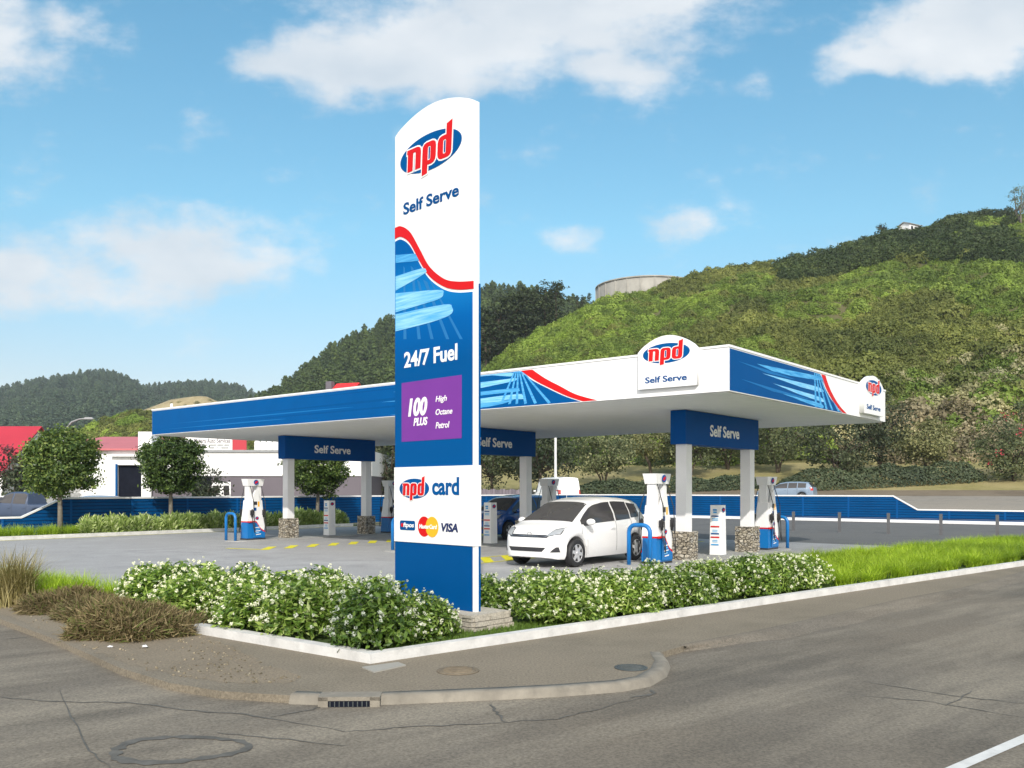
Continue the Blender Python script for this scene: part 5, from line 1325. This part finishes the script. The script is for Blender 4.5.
big = rng.uniform(0,1,n); S = np.where(big < .06, S*1.5, np.where(big > .6, S*.7, S)); S = np.where(low, S*1.15, S); S = np.where((t < .12), S*1.1, S)
gn_scatter('hill_scrub', 'dense green scrub covering the slope of the hill behind the station', 'scrub', np.stack([x, y, z-.25], 1), S, rng.uniform(0, 6.28, n), K, kinds)
# the dark grove along the brow of the hill
sel_u = rng.uniform(782, 1015, 420); base = np.interp(sel_u, [780,830,900,960,1020], [283,278,258,262,268]); topv = np.interp(sel_u, [780,830,900,960,1020], [268,252,236,228,238])
vv = base - rng.uniform(0, 1, 420)*(base-topv)
sel_u[380:] = rng.uniform(945, 1012, 40); vv[380:] = rng.uniform(214, 226, 40)
P = np.array([main.pt(a, c) for a, c in zip(sel_u, vv)])
gn_scatter('dark_grove', 'dark green grove of low trees along the brow of the hill', 'grove', P, rng.uniform(1.5, 3.1, 420), rng.uniform(0, 6.28, 420), rng.integers(0, 3, 420), [(bush_mesh(40+i, 700, .17, (1,1,1)), hb4) for i in range(3)])
cones = [conifer_mesh(s_, 1, .27, 380, .10, .55) for s_ in (1,2,3,4)]
x, y, z, u, v, t = hill_points(conh, 1500, -.3, .12, .25, 1.05)
gn_scatter('conifer_wood', 'wood of round-topped dark conifers climbing the hillside left of the pylon', 'wood', np.stack([x, y, z-1], 1), rng.uniform(6.5, 12, len(x)), rng.uniform(0, 6.28, len(x)), rng.integers(0, 4, len(x)), [(c, cf2) for c in cones])
x, y, z, u, v, t = hill_points(farh, 6500, -.75, -.12, .15, 1.03)
gn_scatter('far_forest', 'dark plantation forest covering the far hill at the left', 'forest', np.stack([x, y, z-1.5], 1), rng.uniform(10, 17, len(x)), rng.uniform(0, 6.28, len(x)), rng.integers(0, 4, len(x)), [(c, cf1) for c in cones])
x, y, z, u, v, t = hill_points(olh, 900, -.6, -.25, .1, 1.05)
gn_scatter('olive_scrub', 'olive-green scrub on the low rise behind the pink-roofed workshop', 'scrub', np.stack([x, y, z-.3], 1), rng.uniform(1.2, 2.4, len(x)), rng.uniform(0, 6.28, len(x)), rng.integers(0, 3, len(x)), [(bm3[0], hb2), (bm3[1], hb3), (bm3[2], hb2)])
x, y, z, u, v, t = hill_points(dryh, 260, -.45, -.25, .1, .9)
gn_scatter('dry_tufts', 'straw-coloured tufts on the bare dry hillside beyond the canopy end', 'grass', np.stack([x, y, z-.3], 1), rng.uniform(.6, 1.5, len(x)), rng.uniform(0, 6.28, len(x)), rng.integers(0, 2, len(x)), [(bm3[0], hb5), (bm3[1], hb5)])
# ------------------------------------------------------------------ things on the hill
def pine_mesh(seed):
    rng = np.random.default_rng(seed); V = []; C = []
    for k in range(34):
        z = rng.uniform(.2, 1); a = rng.uniform(0, 6.28); w = np.interp(z, [.2,.4,.7,.92,1], [.12,.25,.23,.13,.04])
        rr = w*rng.uniform(.3, 1); C.append((math.cos(a)*rr, math.sin(a)*rr, z))
    C = np.array(C); p = np.repeat(C, 34, 0) + rng.normal(size=(len(C)*34, 3))*np.array([.05,.05,.026]); nr = unit(rng.normal(size=p.shape)*.7 + np.array([0,0,.7]))
    v = leaf_quads(p, nr, .055, .03, rng); return arr_mesh('crown', v, quads(v)), C
pines = []
for s_ in (1,2,3):
    me, C = pine_mesh(s_); me.materials.append(M['pine'] if 'pine' in M else M.setdefault('pine', leafmat('pine_needles', [(0,(.02,.032,.014)),(.6,(.038,.058,.022)),(1,(.07,.09,.035))], .1, .6)))
    tr = trunk_mesh(np.random.default_rng(s_), .8, .014, 8, C); tr.materials.append(M['bark']); pines.append((me, tr))
PLAB = ['tall dark pine rising on the ridge just right of the pylon sign', 'dark pine in the ridge clump, fuller and left of the middle', 'dark pine in the middle of the ridge clump', 'dark pine with a broad rounded top, right of the middle of the clump', 'tallest-looking broad dark pine at the right end of the ridge clump']
for i, (u, v, h, k, s_) in enumerate(((486,352,13.5,0,1.2),(498,345,14.0,1,1.25),(512,338,12.5,2,1.15),(526,333,11.8,0,1.3),(545,326,11.0,1,1.45),(556,322,9.6,2,1.2),(490,360,11,2,1.2),(506,352,11.5,0,1.2),(520,345,10.5,1,1.3),(534,338,9.5,2,1.3))):
    p = main.pt(u, v); t = empty('pine_tree', p, rs.uniform(0, 6)); t.scale = (h*s_, h*s_, h*1.08)
    me, tr = pines[k]; link('crown', me, parent=t, mat=M['pine']); link('trunk', tr, parent=t, mat=M['bark'])
    tag(t, 'dark rounded pine in the clump on the ridge just right of the pylon sign', 'tree', 'pines on the ridge')
for i, (u, v, h) in enumerate(((577,309,4.5),(582,307,4.0),(589,303,3.6))):
    p = main.pt(u, v); t = empty('pine_tree', p, i*2.); t.scale = (h*.8, h*.8, h)
    me, tr = pines[i]; link('crown', me, parent=t, mat=M['pine']); link('trunk', tr, parent=t, mat=M['bark'])
    tag(t, 'small dark tree on the ridge at the left of the round concrete tank', 'tree', 'small trees by the tank')
def lathe_obj(name, prof, mat, parent, seg=64):
    b = MB(); b.lathe(prof, seg); return b.build(name, mat, parent)
yt = 228.0; tx = (650-512)/F*yt; tz1 = H + (490-281)/F*yt
tk = empty('water_tank', (tx, yt+6, tz1-9.3)); tag(tk, 'round weathered concrete water tank on the ridge of the hill', 'tank')
lathe_obj('wall', [(13.4,0),(13.4,8.6)], M['concrete'], tk); lathe_obj('roof', [(13.6,8.62),(13.6,9.0),(13.1,9.15),(.1,9.5)], M['concrete'], tk)
b = MB()
for k in range(24):
    a = k*2*math.pi/24; c, s_ = math.cos(a), math.sin(a); b.tube([(13.45*c,13.45*s_,0),(13.45*c,13.45*s_,8.55)], .16, 6)
b.build('rib', M['concrete'], tk)
def house(name, label, p, w, d, h, rh, rz, wall, roof, win=True, cat='house'):
    t = empty(name, p, rz); tag(t, label, cat)
    b = MB(); b.box(-w/2,w/2,-d/2,d/2,-2,h); b.build('wall', wall, t)
    b = MB(); e = .35
    for sy in (-1, 1):
        b.hexa([(-w/2-e, sy*(d/2+e), h-.05),(w/2+e, sy*(d/2+e), h-.05),(w/2+e, 0, h+rh),(-w/2-e, 0, h+rh),(-w/2-e, sy*(d/2+e), h+.1),(w/2+e, sy*(d/2+e), h+.1),(w/2+e, 0, h+rh+.15),(-w/2-e, 0, h+rh+.15)])
    b.build('roof', roof, t)
    b = MB(); b.bm.faces.new([b.bm.verts.new(q) for q in ((-w/2+.01,-d/2,h),(-w/2+.01,d/2,h),(-w/2+.01,0,h+rh))]); b.bm.faces.new([b.bm.verts.new(q) for q in ((w/2-.01,-d/2,h),(w/2-.01,d/2,h),(w/2-.01,0,h+rh))]); b.build('gable', wall, t)
    if win:
        for x in (-w*.3, 0, w*.3):
            b = MB(); b.box(x-.55,x+.55,-d/2-.04,-d/2+.02,h*.3,h*.8); f = b.build('window', M['white'], t)
            b = MB(); b.box(x-.48,x+.48,-d/2-.05,-d/2-.042,h*.34,h*.76); b.build('pane', M['glass'], f)
    return t
p = main.pt(910, 236.5); house('hill_house', 'small white house on the skyline of the hill', p+Vector((0,0,.6)), 4.6, 3.2, 2.0, .7, .5, M['white'], M['concrete'])
def simple_tree(name, label, p, h, rad, seed, leaf, mat, bark, clumps=90, per=36, forks=1, spread=.18, group=None, hollow=.5, lumps=.3, zc=None, tr=.03):
    rng = np.random.default_rng(seed); t = empty(name, p, rng.uniform(0, 6.28)); zc = zc or h-rad[2]
    me, cc = foliage_mesh('crown', rng, rad, clumps, per, spread, leaf, hollow, lumps, cz=zc)
    link('crown', me, mat, t); link('trunk', trunk_mesh(rng, zc-rad[2]*.5, tr*h, 16, [c for c in cc], forks, -.3), bark, t)
    return tag(t, label, 'tree', group)
p = main.pt(882, 236); simple_tree('wind_blown_tree', 'lone small wind-blown tree standing above the skyline of the hill', p, 3.9, (1.1,1.0,.7), 51, .3, M['darkleaf'], M['bark'], 16, 30, 1, .25)
p = main.pt(1021, 226); simple_tree('bare_grey_tree', 'tall grey sparse tree on the skyline at the right edge', p, 9.5, (2.6,2.6,3.6), 52, .34, M['greyleaf'], M['palebark'], 70, 22, 2, .4)
p = conh.pt(350, 399); p = Vector((p.x, p.y, p.z))
hy = 235.0; hx = (348-512)/F*hy; hz = H + (490-390)/F*hy
t = house('red_roofed_house', 'red-clad house with a dark tower low on the conifer hillside, above the canopy edge', (hx, hy, hz-3.2), 6.2, 5, 3.0, 1.9, R(-20), M['brightred'], M['brightred'], False)
b = MB(); b.box(-5.3,-3.2,-3,-1,-2,5.4,(-5.1,-3.4,-2.8,-1.2)); b.bevel(.1); b.build('tower', M['greywall'], t)

# ------------------------------------------------------------------ row of trees on the bank and the low hedge and shade strip
def on_bank(u, y): x = (u-512)/F*y; return Vector((x, y, float(bank_z(np.array(x), np.array(float(y))))))
ROW = [ # u, y, height, radii, leaf mat, forks, label
 (430,84,7.2,(3.6,3.2,3.0),'darkleaf',1,'dark leafy tree behind the pylon sign on the far bank'),
 (492,80,5.4,(2.8,2.6,2.2),'darkleaf',1,'dark tree between the pylon edge and the middle Self Serve beam'),
 (540,78,6.3,(2.9,2.6,2.5),'darkleaf',1,'very dark dense tree beside the white lamp post under the canopy'),
 (604,84,5.6,(3.5,3.0,2.1),'greyleaf',4,'grey-green tree with four spreading stems from one foot, left of the near island'),
 (652,90,6.2,(3.6,3.1,2.3),'paleleaf',2,'pale-topped olive tree just left of the near Self Serve beam'),
 (690,88,5.6,(3.0,2.8,2.2),'greyleaf',2,'grey-green tree seen between the two columns of the near island, on the left'),
 (728,92,5.6,(3.1,2.8,2.2),'greyleaf',3,'grey-green tree seen between the two columns of the near island, on the right'),
 (778,88,6.2,(3.4,3.0,2.5),'greyleaf',2,'grey-green tree above the grey wagon on the far road'),
 (838,79,6.8,(3.8,3.2,2.9),'darkleaf',4,'big dark tree with several trunks under the right end of the canopy'),
 (880,83,7.4,(2.4,2.4,3.0),'darkleaf',1,'tall dark tree just right of the right-hand canopy sign'),
 (925,80,5.4,(2.3,2.2,2.0),'paleleaf',1,'small yellowish-topped tree on a single trunk behind the long low hedge'),
 (1014,76,6.2,(3.2,3.0,2.9),'greyleaf',2,'broad grey-green tree with red flowers at the right edge'),
 (1085,76,6.4,(3.4,3.0,2.8),'greyleaf',2,'grey-green tree beyond the right edge of the view'),
]
for i, (u, y, h, rad, mt, fk, lab) in enumerate(ROW):
    if u > 1060: continue
    t = simple_tree('bank_tree', lab, on_bank(u, y), h, rad, 200+i, .30, M[mt], M['bark'], 95, 40, fk, .42, 'trees on the far bank', .45, .22, tr=.024)
    if u == 1014:
        rng = np.random.default_rng(9); c = unit(rng.normal(size=(14,3)))*np.array(rad)*.98 + np.array([0,0,h-rad[2]]); pp = np.repeat(c, 14, 0)+rng.normal(size=(196,3))*.16
        v = leaf_quads(pp, unit(rng.normal(size=pp.shape)), .16, .12, rng); link('flowers', arr_mesh('flowers', v, quads(v)), M['redflower'], t)
def low_leafy_strip(label, u0, u1, y, dep, h, seed):
    rng = np.random.default_rng(seed); n = 9000; s_ = rng.uniform(0, 1, n); uu = u0+(u1-u0)*s_
    ang = rng.uniform(0, math.pi, n); taper = np.clip(np.minimum(s_, 1-s_)*9, 0, 1)**.5
    x = (uu-512)/F*y; zb = bank_z(x, np.full(n, y)); wob = 1+.12*np.sin(x*1.1+seed)+.07*np.sin(x*2.7)
    P = np.stack([x, y+np.cos(ang)*dep*taper, zb-.1+np.sin(ang)*h*taper*wob], 1) + rng.normal(size=(n,3))*.07
    nr = unit(np.stack([np.zeros(n), np.cos(ang), np.sin(ang)], 1) + rng.normal(size=(n,3))*.5)
    c = P.mean(0); c[2] = zb.mean(); v = leaf_quads(P-c, nr, .24*rng.uniform(.6,1.3,n), .17, rng)
    tag(link('low_leafy_strip', arr_mesh('low_leafy_strip', v, quads(v)), M['hedgeleaf'], loc=c), label, 'hedge')
low_leafy_strip('long rounded grey-green hedge on the bank, ending right of the small single-trunk tree', 775, 985, 77.5, 1.5, 1.65, 3)
low_leafy_strip('grey-green leafy strip added for grass shadow on the bank below the trees between columns', 562, 768, 80, 1.3, 1.15, 4)  # leaves put in where the grass bank only lies in shadow
# corrugated boards left of it
pA = on_bank(425, 70); pB = on_bank(524, 70)
t = empty('board_fence', (pA.x, 70, pA.z), 0); tag(t, 'weathered purple-grey board fence behind the blue fence right of the pylon', 'fence')
b = MB(); Lb = pB.x-pA.x
k = 0
while k*.2 < Lb:
    b.box(k*.2+.01, k*.2+.19, -.02+.012*(k % 2), .02, -.3, 1.5+.05*math.sin(k*1.7)); k += 1
b.build('board_panel', M['boards'], t); b = MB(); b.box(0,Lb,.03,.09,.3,.4); b.box(0,Lb,.03,.09,1.1,1.2); b.build('rail', M['boards'], t)
# lamp posts
def lamp(label, p, h, arm, direc, mat):
    t = empty('street_lamp', p, direc); tag(t, label, 'street lamp')
    b = MB(); b.tube([(0,0,0),(0,0,h*.8),(.15,0,h*.9),(arm*.35,0,h*.97),(arm*.7,0,h),(arm,0,h+.05)],[.11,.085,.075,.06,.05,.045],10); b.build('pole', mat, t)
    b = MB(); b.box(arm-.1,arm+.6,-.11,.11,h+.0,h+.14,(arm,arm+.5,-.07,.07)); b.bevel(.03); hd = b.build('lamp_head', mat, t)
    b = MB(); b.box(arm+.1,arm+.5,-.08,.08,h-.02,h-.002); b.build('lens', M['lens'], hd)
lamp('grey street lamp with a curved arm above the round tree at the left', Vector(((64-512)/F*62, 62, -.1)), 6.8, 1.5, 0, M['steel'])
lamp('tall pale lamp post whose top is hidden by the canopy, right of the middle beam', on_bank(555.5, 66), 8.5, 1.6, R(200), M['column'])

# ------------------------------------------------------------------ workshops at the left
def px_box(u0, u1, y): return (u0-512)/F*y, (u1-512)/F*y
def zpx(v, y): return H + (490-v)/F*y
y = 60.0
wk_t = empty('workshop_building', ((205-512)/F*y, y, -.1)); tag(wk_t, 'long white workshop with a dark grey lower wall and a printed sign on top', 'building')
x0, x1 = px_box(140, 372, y); X = x0*0 + (205-512)/F*y
def wpart(name, u0, u1, v0, v1, d0, d1, mat, parent, yy=60.0, base=None, off=None):
    a, c = px_box(u0, u1, yy); ox = off if off is not None else X
    z0 = zpx(v1, yy)+.1 if base is None else base; z1 = zpx(v0, yy)+.1
    b = MB(); b.box(a-ox, c-ox, d0, d1, z0, z1); return b.build(name, mat, parent)
wpart('upper_wall', 153, 372, 451, 476, -.08, 12, M['white'], wk_t)
wpart('lower_wall', 153, 371.5, 476.2, 500, 0, 11.9, M['greywall'], wk_t, base=-.2)
wpart('roof_gutter', 153, 373, 450, 452.4, -.2, -.085, M['steel'], wk_t)
d_ = wpart('painted_doorway_dark', 193, 211, 472, 499, -.06, -.004, M['painteddark'], wk_t, base=0)  # solid dark panel on the wall, painted as an unlit doorway
w_ = wpart('window', 212, 231, 482, 496.5, -.06, -.004, M['white'], wk_t)
wpart('pane', 213.5, 219, 485.5, 495.5, -.075, -.065, M['glass'], w_); wpart('pane', 224, 229.5, 485.5, 495.5, -.075, -.065, M['glass'], w_)
sg = wpart('sign_board', 186, 233, 437.4, 450.5, -.16, -.02, M['white'], wk_t)
sf = Face(wk_t, (0,-.165,0), (1,0,0), (0,-1,0))
a, c = px_box(195, 231, y)
sf.text('lettering', 'Makara Auto Services', (a-X, c-X, zpx(443,y)+.1, zpx(438.8,y)+.1), M['greywall'], .001, .02, parent=sg)
for zz, segs in ((445.2, ((195,202),(203,208),(210,217),(218,224),(225,230))), (448, ((200,204),(206,207),(210,215),(218,219),(222,229)))):
    for u0, u1 in segs:
        a, c = px_box(u0, u1, y); sf.poly('small_print', [[(a-X,zpx(zz+.7,y)+.1),(c-X,zpx(zz+.7,y)+.1),(c-X,zpx(zz-.7,y)+.1),(a-X,zpx(zz-.7,y)+.1)]], M['steel'], .001, .003, parent=sg)
wpart('red_sign_panel', 233.3, 247, 438, 450.5, -.16, -.02, M['redroof'], wk_t)
for k in range(4):
    uc = 253+k*6.2; b = MB(); xx = (uc-512)/F*y - X; zz = zpx(450.5, y)+.1
    b.lathe([(.19,0),(.2,.05),(.2,.62),(.16,.7),(.05,.74)], 14, c=(xx,1.0,zz)); o = b.build('roof_vent', M['offwhite'], wk_t)
wpart('roof_rail', 248, 372, 441, 442.2, 1.9, 2.0, M['steel'], wk_t)
# parapet pillar and pink-roofed bay
y2 = 61.0
wb = empty('workshop_building', ((105-512)/F*y2, y2, -.1)); tag(wb, 'white workshop bay with a faded pinkish-red roof and an open dark roller door', 'building'); X2 = (105-512)/F*y2
K_ = dict(yy=y2, off=X2)
a0, c0 = px_box(60, 141, y2)
wpart('wall', 40, 117, 450, 500, 0, .25, M['white'], wb, base=-.2, **K_); wpart('wall', 143.5, 152.6, 450, 500, 0, .25, M['white'], wb, base=-.2, **K_); wpart('wall', 117, 143.5, 450, 465, 0, .25, M['white'], wb, **K_)
wpart('back_wall', 40, 152, 450, 500, 9.5, 9.8, M['greywall'], wb, base=-.2, **K_)
wpart('painted_dark_inside', 117.2, 143.3, 465.2, 500, .26, .4, M['painteddark'], wb, base=-.2, **K_)  # dark panel just behind the wall gap, painted as the unlit inside
wpart('door_frame', 115.6, 117.6, 464, 500, -.05, .0, M['deepblue'], wb, base=-.2, **K_); wpart('awning', 112, 141, 455, 456.6, -.35, -.002, M['column'], wb, **K_)
wpart('parapet', 140, 153.2, 432, 450, -.3, 1.2, M['white'], wb, **K_); wpart('pillar', 143, 152.9, 450.1, 500, -.28, -.002, M['white'], wb, base=-.2, **K_)
b = MB(); za, zb_ = zpx(450,y2)+.1, zpx(437,y2+9)+.1; xa, xb = px_box(36,140,y2)
b.hexa([(xa-X2,-.4,za-.04),(xb-X2-.02,-.4,za-.04),(xb-X2-.02,10,zb_-.04),(xa-X2,10,zb_-.04),(xa-X2,-.4,za+.08),(xb-X2-.02,-.4,za+.08),(xb-X2-.02,10,zb_+.08),(xa-X2,10,zb_+.08)]); b.build('roof', M['pinkroof'], wb)
b = MB(); b.tube([((128-512)/F*y2-X2,3,za+.2),((128-512)/F*y2-X2,3,za+1.1)],.12,8); b.build('roof_vent', M['steel'], wb)
# red-roofed shed
y3 = 66.0; xr = (42-512)/F*(y3+5)
rr_ = empty('red_roofed_shed', (xr, y3, -.1)); tag(rr_, 'large shed with a bright pinkish-red sloping roof at the left edge', 'building')
b = MB(); b.box(-24,-.3,0,9,-.1,zpx(473,y3)+.1); b.build('wall', M['offwhite'], rr_)
b = MB(); ze, zr = zpx(472,y3)+.1, zpx(427,y3+5)+.1
for (ya, za, yb__, zb_) in ((-.5,ze,5,zr),(9.5,ze,5,zr)):
    b.hexa([(-24.5,ya,za-.06),(0,ya,za-.06),(0,yb__,zb_-.06),(-24.5,yb__,zb_-.06),(-24.5,ya,za+.06),(0,ya,za+.06),(0,yb__,zb_+.06),(-24.5,yb__,zb_+.06)])
b.build('roof', M['redroof'], rr_)
b = MB(); b.bm.faces.new([b.bm.verts.new(q) for q in ((-.3,0,ze),(-.3,9,ze),(-.3,5,zr-.1))]); b.build('gable', M['offwhite'], rr_)
b = MB(); b.box(-9,-5.5,-.06,-.004,0,2.6); b.build('door', M['painteddark'], rr_)
# trees and vehicles there
GZ = -.1
simple_tree('red_leaf_tree', 'dark red-leaved bare-looking tree in front of the red roof at the left edge', Vector(((6-512)/F*56,56,GZ)), 4.6, (1.1,1.1,1.2), 61, .22, pmat('dark_red_leaves', (.1,.03,.035), .7, .3), M['bark'], 30, 18, 2, .25)
simple_tree('bushy_tree', 'bushy dark green tree behind the ute at the left edge', Vector(((24-512)/F*55,55,GZ)), 3.6, (1.5,1.3,1.5), 62, .24, M['darkleaf'], M['bark'], 60, 36, 1, .3)
simple_tree('bushy_tree', 'olive-green loose tree left of the round tree, in front of the red roof', Vector(((42-512)/F*58,58,GZ)), 4.2, (1.3,1.2,1.5), 63, .24, M['paleleaf'], M['bark'], 55, 36, 1, .3)
simple_tree('bushy_tree', 'dark tree between the left island and the pylon sign, behind the workshop end', Vector(((391-512)/F*66,66,GZ)), 6.6, (2.1,2.0,2.6), 64, .26, M['darkleaf'], M['bark'], 90, 40, 1, .4)
simple_tree('bushy_tree', 'dark rounded bush against the grey workshop wall beside the round tree', Vector(((203-512)/F*57,57,GZ)), 3.0, (1.1,1.0,1.3), 65, .2, M['darkleaf'], M['bark'], 50, 36, 1, .25)
car('utility_truck', 'dusty blue double-cab ute parked beyond the low end of the blue fence', utes, M['uteblue'], loc=((22-512)/F*48, 48, -.09), heading=R(172), **uk)
car('parked_car', 'white car parked behind the dusty blue ute at the left edge', wagon, M['carwhite'], loc=((6-512)/F*54, 54, -.09), heading=R(170), **wk)
car('parked_car', 'grey car half hidden by the fence in front of the white workshop wall', wagon, M['cargrey'], loc=((88-512)/F*53, 53, -.09), heading=R(175), **wk)
p = on_bank(786, 66.5); car('station_wagon', 'grey-blue wagon with red tail lights on the far road, behind the fence at right', wagon, M['cargrey'], loc=(p.x, p.y, p.z+.02), heading=R(148), **wk)
p = on_bank(556, 66); car('panel_van', 'white van behind the blue fence, its roof showing over a pump', vans, M['carwhite'], loc=(p.x, p.y, p.z+.02), heading=R(112), **vk)

# ------------------------------------------------------------------ the air
b = MB(); b.box(-1600, 1600, -250, 1450, -1.2, 190); hz = b.build('haze', None)
m, nt = ntree('pale_air'); out = N(nt, 'ShaderNodeOutputMaterial'); v = N(nt, 'ShaderNodeVolumePrincipled')
v.inputs['Color'].default_value = (.85, .92, 1, 1); v.inputs['Density'].default_value = .0002; v.inputs['Anisotropy'].default_value = .1
L(nt, v.outputs[0], out.inputs['Volume']); hz.data.materials.append(m);
tag(hz, 'thin pale haze that fades the far wooded hill', 'haze', kind='stuff')
